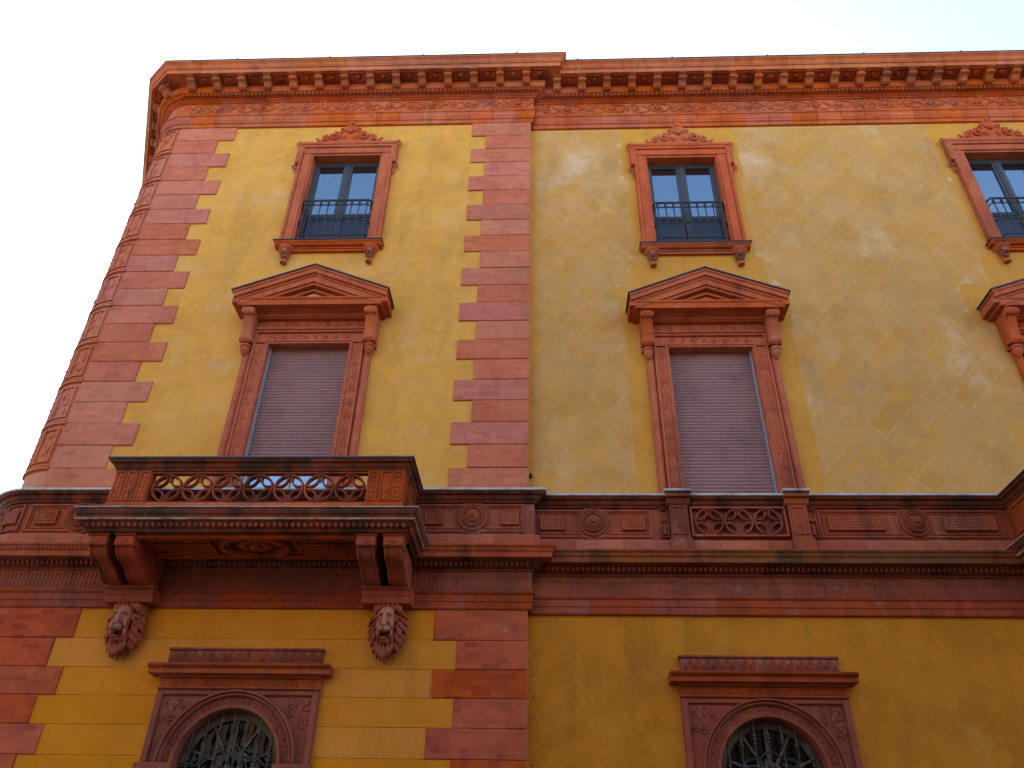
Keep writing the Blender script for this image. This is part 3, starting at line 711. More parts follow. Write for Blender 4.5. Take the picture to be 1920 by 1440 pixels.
# ================================================================== lion head (one continuous mesh)
def lion_mesh():
    mb = MB(); E = mb.ell
    def e(c, r, rot=None): E(c, r, 14, 9, rot)
    e((0,-.05,-.36), (.24,.12,.40)); e((0,-.03,-.12), (.26,.11,.13))
    e((0,-.20,-.26), (.15,.14,.20)); e((0,-.245,-.165), (.125,.09,.085))            # skull, forehead
    for s in (-1, 1):
        e((s*.072,-.345,-.195), (.062,.036,.026), Matrix.Rotation(s*.45, 3, 'Y'))        # brow
        e((s*.105,-.275,-.345), (.055,.075,.085), Matrix.Rotation(-s*.3, 3, 'Y'))        # cheek
        e((s*.052,-.385,-.435), (.060,.062,.048))                                      # muzzle pad
        e((s*.070,-.315,-.247), (.024,.022,.016))                                      # eye
        e((s*.20,-.17,-.10), (.05,.04,.06)); e((s*.11,-.24,-.47), (.035,.06,.09))
    e((0,-.365,-.29), (.040,.050,.155), Matrix.Rotation(-.25, 3, 'X')); e((0,-.445,-.39), (.046,.032,.026))
    e((0,-.34,-.565), (.058,.055,.026)); e((0,-.27,-.585), (.075,.07,.045))
    rr = random.Random(11)
    for lay, (rx, rz, y, n_, ln, th) in enumerate(((.20,.27,-.18,13,.085,.030), (.245,.33,-.12,15,.10,.036), (.285,.385,-.05,17,.10,.040))):
        for i in range(n_):
            a = math.radians(-208 + 236*(i + .5*(lay % 2))/(n_-1)); cx, cz = rx*math.cos(a), -.34 + rz*math.sin(a)
            L = rr.uniform(.85, 1.2)*ln
            rot = Matrix.Rotation(-(a - 1.0*math.cos(a)), 3, 'Y') @ Matrix.Rotation(rr.uniform(-.3,.3), 3, 'Z')
            e((cx, y + rr.uniform(-.03,.02), cz), (L, th*1.3, th*.8), rot)
    for i in range(7):
        a = -1.15 + 2.3*i/6; e((.13*math.sin(a), -.19 - .05*math.cos(a), -.67 - .05*math.cos(a)), (.026, .038, .095), Matrix.Rotation(a*.5, 3, 'Y'))
    e((0,-.20,-.77), (.032,.045,.085))
    for i in range(7):
        a = -1.2 + 2.4*i/6; e((.19*math.sin(a), -.17, -.10 + .06*math.cos(a)), (.032,.055,.07), Matrix.Rotation(a*.8, 3, 'Y'))
    me = bpy.data.meshes.new('tmp'); me.from_pydata(mb.v, [], mb.f)
    o = bpy.data.objects.new('tmp', me); COL.objects.link(o)
    r = o.modifiers.new('r', 'REMESH'); r.mode = 'VOXEL'; r.voxel_size = .009
    s_ = o.modifiers.new('s', 'SMOOTH'); s_.factor = .4; s_.iterations = 1
    dg = bpy.context.evaluated_depsgraph_get(); out = bpy.data.meshes.new_from_object(o.evaluated_get(dg))
    bpy.data.objects.remove(o); out.name = 'lion_head'
    for p in out.polygons: p.use_smooth = True
    out.materials.clear(); out.materials.append(MT['lion']); out.materials.append(MT['lion_face'])
    for p in out.polygons:
        c = p.center
        if abs(c.x) < .135 and -.50 < c.z < -.09 and c.y < -.235 and p.normal.y < .2: p.material_index = 1
    out.update(); return out
LION = lion_mesh()

# ================================================================== upper windows
def upper_window(i):
    cx, yw, first = CX[i], YW[i], i == 0
    if not first:
        base = UW[0]; w = base.copy(); COL.objects.link(w); w.location = (cx, yw, 0)
        for ch in list(base.children): copy_part(ch, w, (0,0,0))
        return w
    mb = MB()
    for s in (-1, 1):
        X = lambda a, c: (min(s*a, s*c), max(s*a, s*c))
        mb.box(*X(.76, .80), -.07, .30, 13.14, 15.9); mb.cblock(*X(.80, .985), 13.17, 15.94, 0, -.105, .012); mb.cblock(*X(.985, 1.05), 13.14, 15.94, 0, -.14, .014)
        mb.cblock(*X(.985, 1.13), 15.62, 16.18, 0, -.137, .014)
        spiral(mb, s*1.15, 16.27, -.09, .085, math.pi/2, 1.2, .024, s); spiral(mb, s*1.12, 15.53, -.07, .075, math.pi/2, 1.2, .022, -s)
        leaf(mb, s*1.10, 15.46, -.06, .16, .07, -math.pi/2 - s*.2)
    mb.box(-.80, .80, -.068, .30, 15.9, 15.95); mb.cblock(-1.0, 1.0, 15.95, 16.12, 0, -.107, .012); mb.cblock(-1.125, 1.125, 16.12, 16.20, 0, -.143, .014)
    mb.prism_x([(-.14, 16.2), (-.15, 16.205), (-.165, 16.25), (-.165, 16.265), (0, 16.27), (0, 16.2)], -1.12, 1.12)
    w = mb.build('upper_window', 'terra', pal, (cx, yw, 0), smooth=30)
    # crest: shell, scrolls and finial
    mb = MB(); sil = [(-.74,16.265),(-.70,16.34),(-.60,16.36),(-.55,16.46),(-.44,16.47),(-.36,16.57),(-.24,16.58),(-.22,16.66),(-.12,16.68),(-.09,16.79),(0,16.83)]
    sil = sil + [(-x, z) for x, z in reversed(sil[:-1])]
    mb.prism(list(reversed(sil)), -.135, -.0)
    for s in (-1, 1):
        spiral(mb, s*.56, 16.38, -.15, .085, math.pi/2, 1.3, .024, s); spiral(mb, s*.34, 16.43, -.16, .11, math.pi/2, 1.4, .028, s); spiral(mb, s*.20, 16.62, -.14, .065, -math.pi/2, 1.2, .02, -s)
        mb.lathe((s*.13, -.13, 16.42), (0,-1,0), [(.075,0),(.07,.03),(.045,.035),(.04,.055),(0,.06)], 12)
        for k in range(4): leaf(mb, s*(.66-.13*k), 16.30+.05*k, -.14, .15, .06, math.pi/2 - s*(.9-.2*k), .03)
    for k in range(7):
        a = math.pi/2 + (k-3)*.33; leaf(mb, .02*math.cos(a), 16.56, -.15, .22, .06, a, .028)
    mb.ell((0,-.15,16.80), (.05,.05,.06), 8, 5); mb.ell((0,-.16,16.56), (.06,.05,.05), 8, 5)
    mb.v = [(x, y, 16.25 + (z-16.25)*1.2 if z > 16.25 else z) for x, y, z in mb.v]
    mb.build('crest', 'carved', w, smooth=45)
    # sill, apron, brackets with lion masks
    mb = MB(); mb.prism_x([(-.15, 13.06), (-.17, 13.075), (-.19, 13.10), (-.215, 13.115), (-.22, 13.14), (.05, 13.14), (.05, 13.06)], -1.10, 1.10)
    mb.box(-.80, .80, -.07, .0, 12.97, 13.059); mb.box(-.8, .8, -.095, 0, 13.02, 13.058)
    mb.build('sill', 'terra', w)
    MB().box(-1.12, 1.12, -.24, .06, 13.142, 13.162).build('sill_flashing', 'gutter', w)
    for s in (-1, 1):
        xc = s*.87
        mb = MB().lathe((xc, -.02, 13.058), (0,0,-1), [(.17,0),(.18,.03),(.16,.055),(.11,.09),(.08,.115),(.06,.14),(.03,.16),(0,.17)], 16)
        mb.lathe((xc, -.075, 12.66), (0,0,-1), [(.0,-.05),(.03,-.04),(.04,-.015),(.065,0),(.065,.018),(0,.02)], 10)
        mb.prism_x([(0,12.67),(-.075,12.67),(-.10,12.85),(-.13,13.03),(0,13.03)], xc-.05, xc+.05)
        mb.build('sill_bracket', 'carved', w, smooth=35)
        o = link('lion_mask', LION, w, (xc, -.05, 13.01)); o.scale = (.31, .36, .32)
    # casements
    mb = MB(); frame_rect(mb, -.76, .76, 13.14, 15.9, .20, .07, .06); mb.cblock(-.055, .055, 13.2, 15.84, .2, .135, .01); mb.cblock(-.015, .015, 13.2, 15.84, .2, .12, .006)
    for s in (-1, 1): frame_rect(mb, min(s*.05, s*.70), max(s*.05, s*.70), 14.22, 15.85, .21, .055, .05)
    mb.box(-.7, .7, .17, .2, 14.18, 14.26)
    mb.build('casement_frame', 'frame', w)
    for s in (-1, 1):
        MB().box(min(s*.1, s*.66), max(s*.1, s*.66), .195, .205, 14.26, 15.81).build('pane', 'glass', w)
        mb = MB(); mb.cblock(min(s*.05, s*.70), max(s*.05, s*.70), 13.16, 14.18, .21, .18, .02); mb.build('door_panel', 'frame_lo', w)
    MB().box(-.8, .8, .215, .75, 13.1, 16.0).build('window_recess', 'dark', w)
    # bellied iron railing
    mb = MB(); y0 = -.13
    def rail(z, r, bow=.0):
        pts = [(-.735, -.0, z-.03), (-.73, y0*.6, z-.008), (-.70, y0, z), (.70, y0, z), (.73, y0*.6, z-.008), (.735, .0, z-.03)]; mb.tube(pts, r, 6)
    rail(14.38, .024); rail(14.245, .015); rail(13.80, .015); rail(13.36, .016)
    for k in range(9):
        x = -.66 + 1.32*k/8
        mb.tube([(x, y0, 14.38), (x, y0, 14.2), (x, y0-.012, 13.80), (x, y0, 13.34), (x, y0+.05, 13.13)], .0125, 6)
        for z in (14.31, 14.245, 13.80): mb.lathe((x, y0-.003, z-.035), (0,0,1), [(.01,0),(.026,.015),(.030,.035),(.026,.055),(.01,.07)], 8)
    mb.build('window_railing', 'iron', w, smooth=40)
    return w
UW = []
for i in range(3): UW.append(upper_window(i))

# ================================================================== shuttered windows with pediments
def shuttered_window(i):
    cx, yw = CX[i], YW[i]; zb = 7.53 if i else 6.75
    pw = 1.0 if i < 2 else 1.2     # the right-hand pediment is wider
    fx = 0. if i < 2 else .30
    mb = MB(); O = .77 + fx
    for s in (-1, 1):
        X = lambda a, c: (min(s*a, s*c), max(s*a, s*c))
        mb.box(*X(O, O+.035), -.085, .26, zb, 10.6); mb.box(*X(O+.035, O+.235), -.075, 0, zb, 10.6); mb.cblock(*X(O+.235, O+.275), zb, 10.88, 0, -.125, .01); mb.cblock(*X(O+.035, O+.06), zb, 10.63, -.06, -.105, .008)
        mb.cblock(*X(O+.275, O+.30), zb, 10.9, 0, -.05, .006); mb.cblock(*X(O+.30, O+.42), zb, 10.5, 0, -.10, .012); mb.cblock(*X(O+.33, O+.39), zb, 10.45, -.09, -.115, .008)
        mb.box(*X(O+.27, O+.5), -.06, 0, 10.5, 11.2)
        vine_v(mb, *X(O+.07, O+.225), zb+.1, 10.55, -.078)
    mb.box(-O-.035, O+.035, -.083, .26, 10.6, 10.635); mb.box(-O-.235, O+.235, -.073, 0, 10.635, 10.84); mb.cblock(-O-.27, O+.27, 10.84, 10.885, 0, -.127, .01); mb.cblock(-O-.04, O+.04, 10.635, 10.66, -.06, -.103, .008)
    vine(mb, -O-.02, O+.02, 10.675, 10.83, -.078)
    mb.prism_x([(0,10.885),(-.15,10.886),(-.17,10.92),(-.13,10.95),(0,10.952)], -O-.30, O+.30)
    mb.box(-O-.27, O+.27, -.075, 0, 10.952, 11.13); vine(mb, -O-.22, O+.22, 10.96, 11.12, -.08)
    mb.prism_x([(0,11.13),(-.12,11.131),(-.14,11.15),(-.20,11.165),(-.22,11.19),(-.28,11.205),(0,11.206)], -O-.28, O+.28)
    w = mb.build('shuttered_window', 'carved', pal, (cx, yw, 0), smooth=30)
    mb = MB(); k = -O-.25
    while k < O+.25: mb.box(k, k+.028, -.165, -.13, 11.125, 11.15); k += .048
    mb.build('bead_row', 'carved', w, kind='stuff')
    # consoles with acorn drops
    for s in (-1, 1):
        xc = s*(O+.385); x0, x1 = xc-.105, xc+.105
        pf = [(-.05,11.207),(-.41,11.207),(-.43,11.19),(-.43,11.14),(-.40,11.10),(-.35,11.07),(-.30,11.0),(-.25,10.86),(-.235,10.72),(-.25,10.66),(-.25,10.60),(-.21,10.555),(-.15,10.56),(-.10,10.60),(-.05,10.60)]
        mb = MB().prism_x(pf, x0, x1); pf2 = [(y*1.04-.004, 10.94 + (z-10.94)*.98) for y, z in pf[1:13]] + [(-.1,10.6),(-.1,11.19)]
        mb.prism_x(pf2, x0+.035, x1-.035)
        mb.lathe((x0-.012, -.375, 11.135), (1,0,0), [(0,0),(.07,0),(.07,.234),(0,.234)], 14); mb.lathe((x0-.012, -.19, 10.615), (1,0,0), [(0,0),(.06,0),(.06,.234),(0,.234)], 14)
        mb.build('console', 'terra', w, smooth=30)
        mb = MB().lathe((xc, -.13, 10.56), (0,0,-1), [(.03,0),(.05,.03),(.10,.05),(.105,.09),(.085,.10),(.09,.14),(.075,.2),(.04,.25),(.015,.28),(0,.285)], 14)
        mb.build('acorn_drop', 'carved', w, smooth=40)
    # pediment
    H = 1.47*pw; T = (H, 11.50); AP = 12.115; sl = (AP - T[1])/H
    def rake(o_top, o_bot, y0, y1, m_, hx=H, nm='raking_cornice'):
        A = lambda x: AP - sl*abs(x)
        for s in (-1, 1):
            pl = [(0, AP-o_top), (s*hx, AP-sl*hx-o_top), (s*hx, AP-sl*hx-o_bot), (0, AP-o_bot)]
            if s < 0: pl.reverse()
            m_.prism(pl, y0, y1)
    mb = MB()
    rake(.0, .05, -.57, 0, mb); rake(.051, .15, -.55, 0, mb, H-.02)
    rake(.151, .20, -.505, 0, mb, H-.06); rake(.201, .33, -.485, 0, mb, H-.10); rake(.331, .385, -.445, 0, mb, H-.2)
    mb.build('raking_cornice', 'terra', w)
    mb = MB()
    for s in (-1, 1):
        pl = [(0, AP+.028), (s*(H+.03), AP-sl*(H+.03)+.028), (s*(H+.03), AP-sl*(H+.03)+.002), (0, AP+.002)]
        if s < 0: pl.reverse()
        mb.prism(pl, -.595, 0)
    mb.build('pediment_flashing', 'gutter', w)
    mb = MB().prism_x([(0,11.207),(-.30,11.208),(-.32,11.22),(-.47,11.22),(-.475,11.33),(-.50,11.35),(-.50,11.385),(0,11.386)], -H+.14, H-.14)
    for s in (-1, 1):
        a, c = s*(H-.14), s*H; zl = AP - sl*H
        mb.prism([(min(a,c), 11.26), (max(a,c), 11.26), (max(a,c), zl-.13), (min(a,c), zl-.13)] if True else [], -.50, 0)
    mb.build('horizontal_cornice', 'terra', w)
    mb = MB(); hx = .95*pw; z0 = 11.388
    mb.prism([(-hx, z0), (hx, z0), (0, AP-.34)], -.31, 0); mb.build('tympanum', 'soot_shade', w)
    mb = MB(); za = 11.69
    for s in (-1, 1):
        pl = [(0, za-.045), (s*(za-.045-z0)/sl, z0), (s*(za-z0)/sl, z0), (0, za)]
        if s < 0: pl.reverse()
        mb.prism(pl, -.37, -.30)
        for k in range(15):
            t = (k+.5)/15; x = s*(za-.05-z0)/sl*t; z = za-.05 - sl*abs(x); mb.box(x-.012, x+.012, -.385, -.36, z-.03, z+.012)
    mb.build('inner_pediment', 'carved', w)
    MB().prism([(-.46*pw, z0+.002), (.46*pw, z0+.002), (0, 11.60)], -.335, -.30).build('tympanum_plaster', 'y_pav' if i == 0 else 'terra', w)
    # roller shutter of narrow slats
    zs0 = zb + .0 if i else 8.22
    mb = MB(); pf = []; z = zs0; st = .0655
    while z < 10.58:
        pf += [(.148, z), (.144, z+.004), (.134, z+.018), (.131, z+.034), (.135, z+.050), (.146, z+.062)]; z += st
    mb.rows([[(-O+.005, y, zz) for y, zz in pf], [(O-.005, y, zz) for y, zz in pf]])
    mb.box(-O+.01, O-.01, .12, .165, zs0-.05, zs0)
    mb.build('roller_shutter', 'shutter', w, smooth=50)
    mb = MB()
    for s in (-1, 1): mb.box(min(s*O, s*(O-.028)), max(s*O, s*(O-.028)), .06, .12, zb, 10.6)
    mb.build('shutter_guide', 'guide', w)
    if i == 0:   # glazed door left free under the shutter
        mb = MB(); frame_rect(mb, -.77, .77, 6.6, 8.35, .24, .06, .05); mb.cblock(-.05, .05, 6.6, 8.3, .24, .18, .01); mb.build('door_frame', 'white', w)
        for s in (-1, 1): MB().box(min(s*.05, s*.71), max(s*.05, s*.71), .23, .24, 6.62, 8.3).build('pane', 'glass', w)
    MB().box(-O-.03, O+.03, .245, .75, 6.5, 10.7).build('window_recess', 'dark', w)
    return w
SW = [shuttered_window(i) for i in range(3)]

# ================================================================== arched ground-floor windows
def arched_window(i):
    cx, yw = CX[i], YW[i]; zc, Ri = 3.42, .71
    if i:
        base = AW[0]; w = base.copy(); COL.objects.link(w); w.location = (cx, yw, 0)
        for ch in list(base.children): copy_part(ch, w, (0,0,0))
        return w
    n_ = 40
    pl = [(-1.165, 1.2), (-Ri-.02, 1.2)] + [((Ri+.02)*math.cos(math.pi - math.pi*k/n_), zc + (Ri+.02)*math.sin(math.pi - math.pi*k/n_)) for k in range(n_+1)] + [(Ri+.02, 1.2), (1.165, 1.2), (1.165, 4.42), (-1.165, 4.42)]
    mb = MB().prism(pl, -.055, .0)
    for s in (-1, 1):
        X = lambda a, c: (min(s*a, s*c), max(s*a, s*c))
        mb.cblock(*X(1.075, 1.165), 1.2, 4.385, -.05, -.105, .012)
    mb.cblock(-1.075, 1.075, 4.315, 4.385, -.05, -.103, .012)
    w = mb.build('arched_window', 'arch', pal, (cx, yw, 0))
    mb = MB().arc(0, zc, [(Ri, .30), (Ri, -.07), (Ri+.015, -.10), (Ri+.05, -.105), (Ri+.06, -.07), (Ri+.075, -.045)], 0, math.pi, 48)
    mb.arc(0, zc, [(Ri+.075, -.045), (Ri+.165, -.05), (Ri+.172, -.11), (Ri+.185, -.125), (Ri+.20, -.125), (Ri+.206, -.10), (Ri+.214, -.10), (Ri+.222, -.155), (Ri+.248, -.16), (Ri+.255, -.13), (Ri+.26, -.05)], 0, math.pi, 48)
    for s in (-1, 1): mb.box(min(s*Ri, s*(Ri+.29)), max(s*Ri, s*(Ri+.29)), -.10, .30, 1.2, zc-.1); mb.cblock(min(s*(Ri-.02), s*(Ri+.5)), max(s*(Ri-.02), s*(Ri+.5)), zc-.10, zc-.0, .3, -.17, .012)
    mb.build('archivolt', 'arch', w, smooth=35)
    mb = MB()
    for k in range(27):
        a = math.pi*(k+.5)/27; r = Ri+.12; x, z = r*math.cos(a), zc + r*math.sin(a)
        spiral(mb, x, z, -.055, .042, a, 1.1, .014, 1 if k % 2 else -1, 8, 4); leaf(mb, x, z, -.055, .08, .035, a + (1.2 if k % 2 else -1.2), .014)
    for s in (-1, 1):
        for q in range(16):
            x = random.uniform(.74, 1.04); z = random.uniform(3.9, 4.28)
            if math.hypot(x, z-zc) < Ri+.33: continue
            spiral(mb, s*x, z, -.062, .05, random.uniform(0,6), 1.1, .014, s, 8, 4); leaf(mb, s*x, z, -.06, .1, .04, random.uniform(0,6), .015)
        leaf(mb, s*.98, 4.25, -.06, .2, .08, -math.pi/2 - s*.5, .02); spiral(mb, s*.97, 4.20, -.062, .07, 0, 1.2, .018, s, 10, 4)
    mb.build('arch_relief', 'arch', w, smooth=50, kind='stuff')
    # entablature
    mb = MB(); mb.prism_x([(0,4.385),(-.115,4.386),(-.135,4.40),(-.125,4.415),(-.075,4.42),(-.08,4.535),(-.12,4.545),(-.14,4.56),(-.15,4.575),(-.24,4.58),(-.245,4.635),(-.26,4.65),(-.31,4.675),(-.32,4.70),(-.30,4.71),(0,4.712)], -1.17, 1.17)
    mb.prism_x([(0,4.576),(-.239,4.581),(-.244,4.635),(-.259,4.65),(-.309,4.674),(-.319,4.70),(-.299,4.709),(0,4.711)], -1.31, 1.31)
    mb.build('entablature', 'arch_top', w)
    mb = MB(); x = -1.14
    while x < 1.14: mb.ell((x, -.079, 4.475), (.015,.016,.045), 5, 4); mb.ell((x, -.135, 4.40), (.018,.014,.014), 5, 3); x += .05
    mb.build('entablature_flutes', 'arch_top', w, kind='stuff', smooth=60)
    mb = MB(); mb.box(-1.13, 1.13, -.085, 0, 4.712, 4.965); mb.cblock(-1.145, 1.145, 4.94, 4.975, 0, -.12, .01); mb.cblock(-1.14, 1.14, 4.712, 4.745, 0, -.11, .006); mb.build('attic_band', 'arch', w)
    pyr = None
    for k in range(17):
        xx = -1.13 + 2.26*(k+.5)/17; hw = .064
        if pyr is None:
            m2 = MB().add([(-hw,0,-.09),(hw,0,-.09),(hw,0,.09),(-hw,0,.09),(0,-.06,0)], [(0,1,4),(1,2,4),(2,3,4),(3,0,4)]); o = m2.build('diamond_point', 'arch', w, (xx, -.086, 4.845)); pyr = o.data
        else: link('diamond_point', pyr, w, (xx, -.086, 4.845))
    # fanlight
    mb = MB(); mb.arc(0, zc, [(Ri-.10, .20), (Ri-.10, .15), (Ri-.005, .15), (Ri-.005, .2)], 0, math.pi, 40)
    for a in (20, 58, 90, 122, 160):
        c, s_ = math.cos(R_(a)), math.sin(R_(a)); t = Vector((-s_, 0, c))*.016; p0 = Vector((.17*c, .17, zc+.17*s_)); p1 = Vector((.64*c, .17, zc+.64*s_))
        k = len(mb.v); mb.v += [tuple(p0-t), tuple(p1-t), tuple(p1+t), tuple(p0+t)] + [tuple(v + Vector((0,.04,0))) for v in (p0-t, p1-t, p1+t, p0+t)]
        mb.f += [(k,k+1,k+2,k+3), (k,k+1,k+5,k+4), (k+3,k+2,k+6,k+7)]
    mb.arc(0, zc, [(.12, .19), (.12, .15), (.19, .15), (.19, .19)], 0, math.pi, 16); mb.box(-Ri, Ri, .15, .2, zc-.12, zc-.03); mb.box(-.04, .04, .15, .2, 1.3, zc); mb.box(-.5, .5, .15, .2, 1.2, 1.3)
    mb.build('fanlight_frame', 'wood', w)
    gl = [(-Ri, 1.2), (Ri, 1.2)] + [(Ri*math.cos(math.pi*k/24), zc + Ri*math.sin(math.pi*k/24)) for k in range(25)]
    MB().prism(gl, .205, .215).build('pane', 'oldglass', w)
    MB().box(-1.0, 1.0, .31, .75, 1.1, 4.5).build('window_recess', 'dark', w)
    # spear-bar grille
    mb = MB()
    for k in range(7):
        x = -.57 + 1.14*k/6; zt = zc + math.sqrt(Ri**2 - x**2)
        mb.tube([(x, .04, 1.3), (x, .04, zt)], .013, 6)
        for zk in (zt-.20 - .05*(1-abs(x)), zc+.06):
            mb.lathe((x, .04, zk-.06), (0,0,1), [(.013,0),(.026,.01),(.02,.03),(.034,.055),(.036,.07),(.02,.095),(.026,.115),(.013,.15),(.013,.16)], 8)
    for s in (-1, 1):
        mb.tube([(s*.66, .04, zc+.02), (s*.50, .04, zc+.02), (s*.42, .04, zc+.09), (s*.30, .04, zc+.20), (s*.16, .04, zc+.20), (s*.05, .04, zc+.29), (0, .04, zc+.29)], .017, 6)
        mb.tube([(s*.45, .04, zc-.02), (s*.33, .04, zc+.11), (s*.18, .04, zc+.11), (s*.08, .04, zc+.20), (s*.06, .04, zc-.3)], .015, 6)
    mb.tube([(-Ri, .04, zc-.06), (Ri, .04, zc-.06)], .016, 6)
    mb.build('window_grille', 'iron', w, smooth=40)
    return w
AW = []
for i in range(2): AW.append(arched_window(i))

# ================================================================== balconies
def balcony(cx, yw, half, n_rings, brackets=True):
    H = half; yf = yw - 1.33           # outer face of the parapet
    SLAB = [(-.6, 6.26), (.0, 6.26), (.02, 6.30), (.06, 6.32), (.09, 6.36), (.10, 6.385), (.135, 6.39), (.14, 6.46), (.16, 6.475), (.175, 6.52), (.175, 6.54), (.10, 6.555), (-.6, 6.56)]
    pth = [(cx-H, yw), (cx-H, yf), (cx+H, yf), (cx+H, yw)]
    # deck
    mb = MB().box(cx-H+.1, cx+H-.1, yf+.1, yw, 6.27, 6.55); bal = mb.build('balcony', 'soot', pal)
    tiles_along(pth, [(o if o > -.5 else -.2, z) for o, z in SLAB], 1.1, 'slab_moulding_tile', 'soot', bal, .004)
    mb = MB(); sweep(mb, pth, [(.0, 6.386), (.137, 6.387), (.150, 6.392), (.150, 6.412), (.137, 6.418), (.0, 6.42)]); mb.build('drip_edge', 'drip', bal)
    mb = MB(); sweep(mb, pth, [(-.02, 6.562), (.185, 6.562), (.185, 6.572), (-.02, 6.585)]); mb.build('slab_flashing', 'lead', bal)
    eg = MB()
    def eggs(p, nr):
        q = p + nr*.055; eg.ell((q.x, q.y, 6.345), (.034, .04, .045), 6, 4, orient(nr))
    run(pth, .3, path_info(pth)[2][-1]-.3, .088, eggs); eg.build('slab_eggs', 'soot_shade', bal, kind='stuff', smooth=60)
    # soffit panels and oval medallion
    mb = MB(); z = 6.262; x0, x1, y0, y1 = cx-H+.62, cx+H-.62, yf+.12, yw-.42
    def hframe(a, c, d, e, w_, t, zz=z):
        mb.box(a, c, d, d+w_, zz-t, zz); mb.box(a, c, e-w_, e, zz-t, zz); mb.box(a, a+w_, d+w_, e-w_, zz-t+.001, zz); mb.box(c-w_, c, d+w_, e-w_, zz-t+.001, zz)
    hframe(x0, x1, y0, y1, .07, .05); ym = (y0+y1)/2
    for a, c in ((x0+.12, cx-.62), (cx+.62, x1-.12)):
        hframe(a, c, y0+.12, ym-.03, .035, .03); hframe(a, c, ym+.03, y1-.12, .035, .03)
        for q in range(14):
            for yy in (ym-.19, ym+.19): mb.ell((a+.08 + (c-a-.16)*q/13, yy + random.uniform(-.03,.03), z), (.045,.05,.018), 6, 4)
    for r0, r1, t in ((1.0, .86, .055), (.80, .76, .03)):
        rows = []
        for k in range(41):
            a = 2*math.pi*k/40; rows.append([(cx + .52*r*math.cos(a), ym + .36*r*math.sin(a), zz) for r, zz in ((r0, z+.002), (r0, z-t), (r1, z-t), (r1, z+.002))])
        mb.rows(rows)
    for q in range(10):
        a = 2*math.pi*q/10; mb.ell((cx+.2*math.cos(a), ym+.14*math.sin(a), z), (.07,.05,.03), 6, 4)
    mb.ell((cx, ym, z), (.09,.07,.05), 8, 5)
    mb.build('soffit_panel', 'soot_shade', bal, smooth=30)  # deep shade under the slab is helped by this dark colour
    # parapet: plinth, pedestals, tracery, cap
    pp = [(cx-H+.10, yw-.1), (cx-H+.10, yf+.10), (cx+H-.10, yf+.10), (cx+H-.10, yw-.1)]
    tiles_along(pp, [(-.16, 6.575), (.03, 6.576), (.03, 6.70), (.01, 6.72), (.0, 6.76), (-.16, 6.761)], .55, 'plinth_tile', 'terra', bal, .005, jitter=.002)
    tiles_along(pp, [(-.16, 7.29), (.01, 7.291), (.015, 7.32), (.04, 7.345), (.055, 7.39), (.10, 7.41), (.11, 7.45), (-.22, 7.452)], 1.1, 'cap_tile', 'soot', bal, .004, jitter=.002)
    mb = MB(); sweep(mb, pp, [(-.24, 7.453), (.13, 7.453), (.132, 7.475), (.12, 7.485), (-.24, 7.50)]); mb.build('cap_flashing', 'gutter', bal)
    yface = yf + .10; tw = n_rings*.463/2
    for s in (-1, 1):
        a, c = sorted((cx + s*(tw+.03), cx + s*(H-.10))); pedestal(a, c, yface-.005, bal, True, 'soot_shade')
        # side parapets
        xs = cx + s*(H-.10); mb = MB().box(min(xs, xs-s*.15), max(xs, xs-s*.15), yface+.16, yw-.1, 6.76, 7.29)
        for d, e in ((yface+.05, yface+.35), (yface+.45, yw-.25)):
            for zz0, zz1 in ((6.80, 6.84), (7.22, 7.26)): mb.box(min(xs, xs+s*.022), max(xs, xs+s*.022), d, e, zz0, zz1)
            for d0 in (d, e-.04): mb.box(min(xs, xs+s*.02), max(xs, xs+s*.02), d0, d0+.04, 6.84, 7.22)
        mb.build('side_parapet', 'soot_shade', bal)
    mb = MB(); mb.box(cx-tw-.03, cx+tw+.03, yface+.02, yface+.12, 7.265, 7.29); mb.box(cx-tw-.03, cx+tw+.03, yface+.02, yface+.12, 6.76, 6.79); mb.build('tracery_rail', 'soot_shade', bal)
    tracery(cx - tw, n_rings, 7.027, yface+.07, bal, 'parapet')
    if brackets:
        for s in (-1, 1):
            xm = cx + s*1.945
            for d in (-.195, .195):
                xc = xm + d
                pf = [(yw-.1,6.26),(yf+.10,6.26),(yf+.10,6.10),(yf+.14,6.09),(yf+.16,6.05),(yf+.22,5.985),(yf+.32,5.96),(yf+.44,5.95),(yf+.56,5.90),(yf+.66,5.83),(yf+.76,5.80),(yf+.86,5.81),(yf+.92,5.80),(yw-.1,5.80)]
                mb = MB().prism_x(pf, xc-.115, xc+.115)
                edge = [(y, z) for y, z in pf[2:12]]
                for ex in (-.115, .115): mb.tube([(xc+ex, y-.004, z-.004) for y, z in edge], .018, 5)
                mb.cblock(xc-.14, xc+.14, 6.09, 6.23, yf+.3, yf+.065, .012); mb.box(xc-.155, xc+.155, yf+.05, yf+.4, 6.2305, 6.262)
                mb.lathe((xc, yf+.065, 6.16), (0,-1,0), [(.05,0),(.045,.015),(.02,.02),(0,.03)], 10)
                mb.build('bracket_scroll', 'archi', bal, smooth=35)
            mb = MB().prism_x([(yw-.03,5.585),(yw-.30,5.585),(yw-.31,5.60),(yw-.34,5.68),(yw-.36,5.69),(yw-.37,5.75),(yw-.42,5.77),(yw-.43,5.80),(yw-.03,5.80)], xm-.37, xm+.37); mb.build('bracket_corbel', 'archi', bal)
            mb = MB().prism_x([(yw,5.0),(yw-.06,5.0),(yw-.16,5.3),(yw-.2,5.585),(yw,5.585)], xm-.2, xm+.2); mb.build('lion_block', 'carved', bal)
            o = link('lion_head', LION, bal, (xm + (.03 if s > 0 else 0), yw-.09, 5.60)); o.scale = (.86, .95, 1.0)
    return bal
balcony(CX[0]+.08, PP, 2.31, 7)
balcony(CX[2], 0., 2.78, 9)

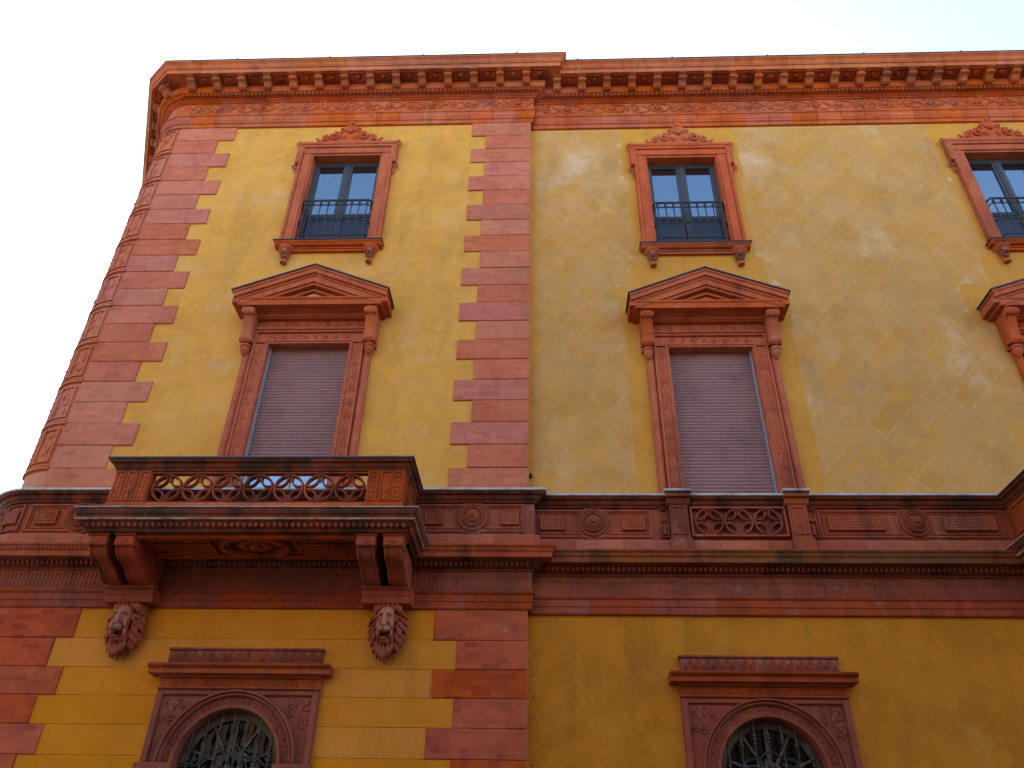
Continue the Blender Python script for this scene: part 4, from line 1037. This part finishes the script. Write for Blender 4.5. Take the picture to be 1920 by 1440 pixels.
mb = MB()
for k in range(8): mb.ell((PX+.075+.003*k, -.004, 2.9 + .30*k), (.012, .012, .012), 6, 4)
mb.build('iron_studs', 'iron', pal, kind='stuff')
# small iron hook at the edge of the pavilion, above the parapet
mb = MB().tube([(PX+.03, -.0, 7.95), (PX+.03, -.10, 7.96), (PX+.03, -.14, 7.90), (PX+.03, -.10, 7.86)], .014, 6); mb.ell((PX+.03,-.02,7.95),(.04,.02,.05),6,4); mb.build('iron_hook', 'iron', pal, smooth=40)

# ================================================================== the house across the street (seen only as a reflection)
opp = empty('house_across_street', (0, -18.2, 0))
opp['label'] = 'pale plaster house across the street, mirrored in the glass behind the balcony'; opp['category'] = 'building'
OH = 15.3
MB().box(-32, 32, -10, 0, 12.0, OH).build('attic_wall', 'white', opp); MB().box(-32, 32, -10, 0, 0, 11.99).build('wall', 'brown', opp)
mb = MB().prism_x([(.45, OH), (-5, OH+2.2), (-10.3, OH), (-10.3, OH-.15), (.45, OH-.15)], -32.4, 32.4); mb.build('roof', 'roof', opp)
win = None
for fl in range(4):
    for k in range(17):
        x = -28.8 + 3.6*k; z = 1.2 + 3.6*fl
        if win is None: win = MB().box(-.6, .6, -.05, .02, 0, 1.9).build('window', 'glass', opp, (x, 0.01, z)); sh = MB().box(-1.2, -.62, .01, .06, 0, 1.9).box(.62, 1.2, .01, .06, 0, 1.9).build('window_shutter', 'wood', opp, (x, 0, z))
        else: link('window', win.data, opp, (x, .01, z)); link('window_shutter', sh.data, opp, (x, 0, z))

# ------------------------------------------------------------------ render settings
S.render.engine = 'CYCLES'
S.cycles.max_bounces = 8; S.cycles.diffuse_bounces = 3
S.render.resolution_x = 1024; S.render.resolution_y = 768
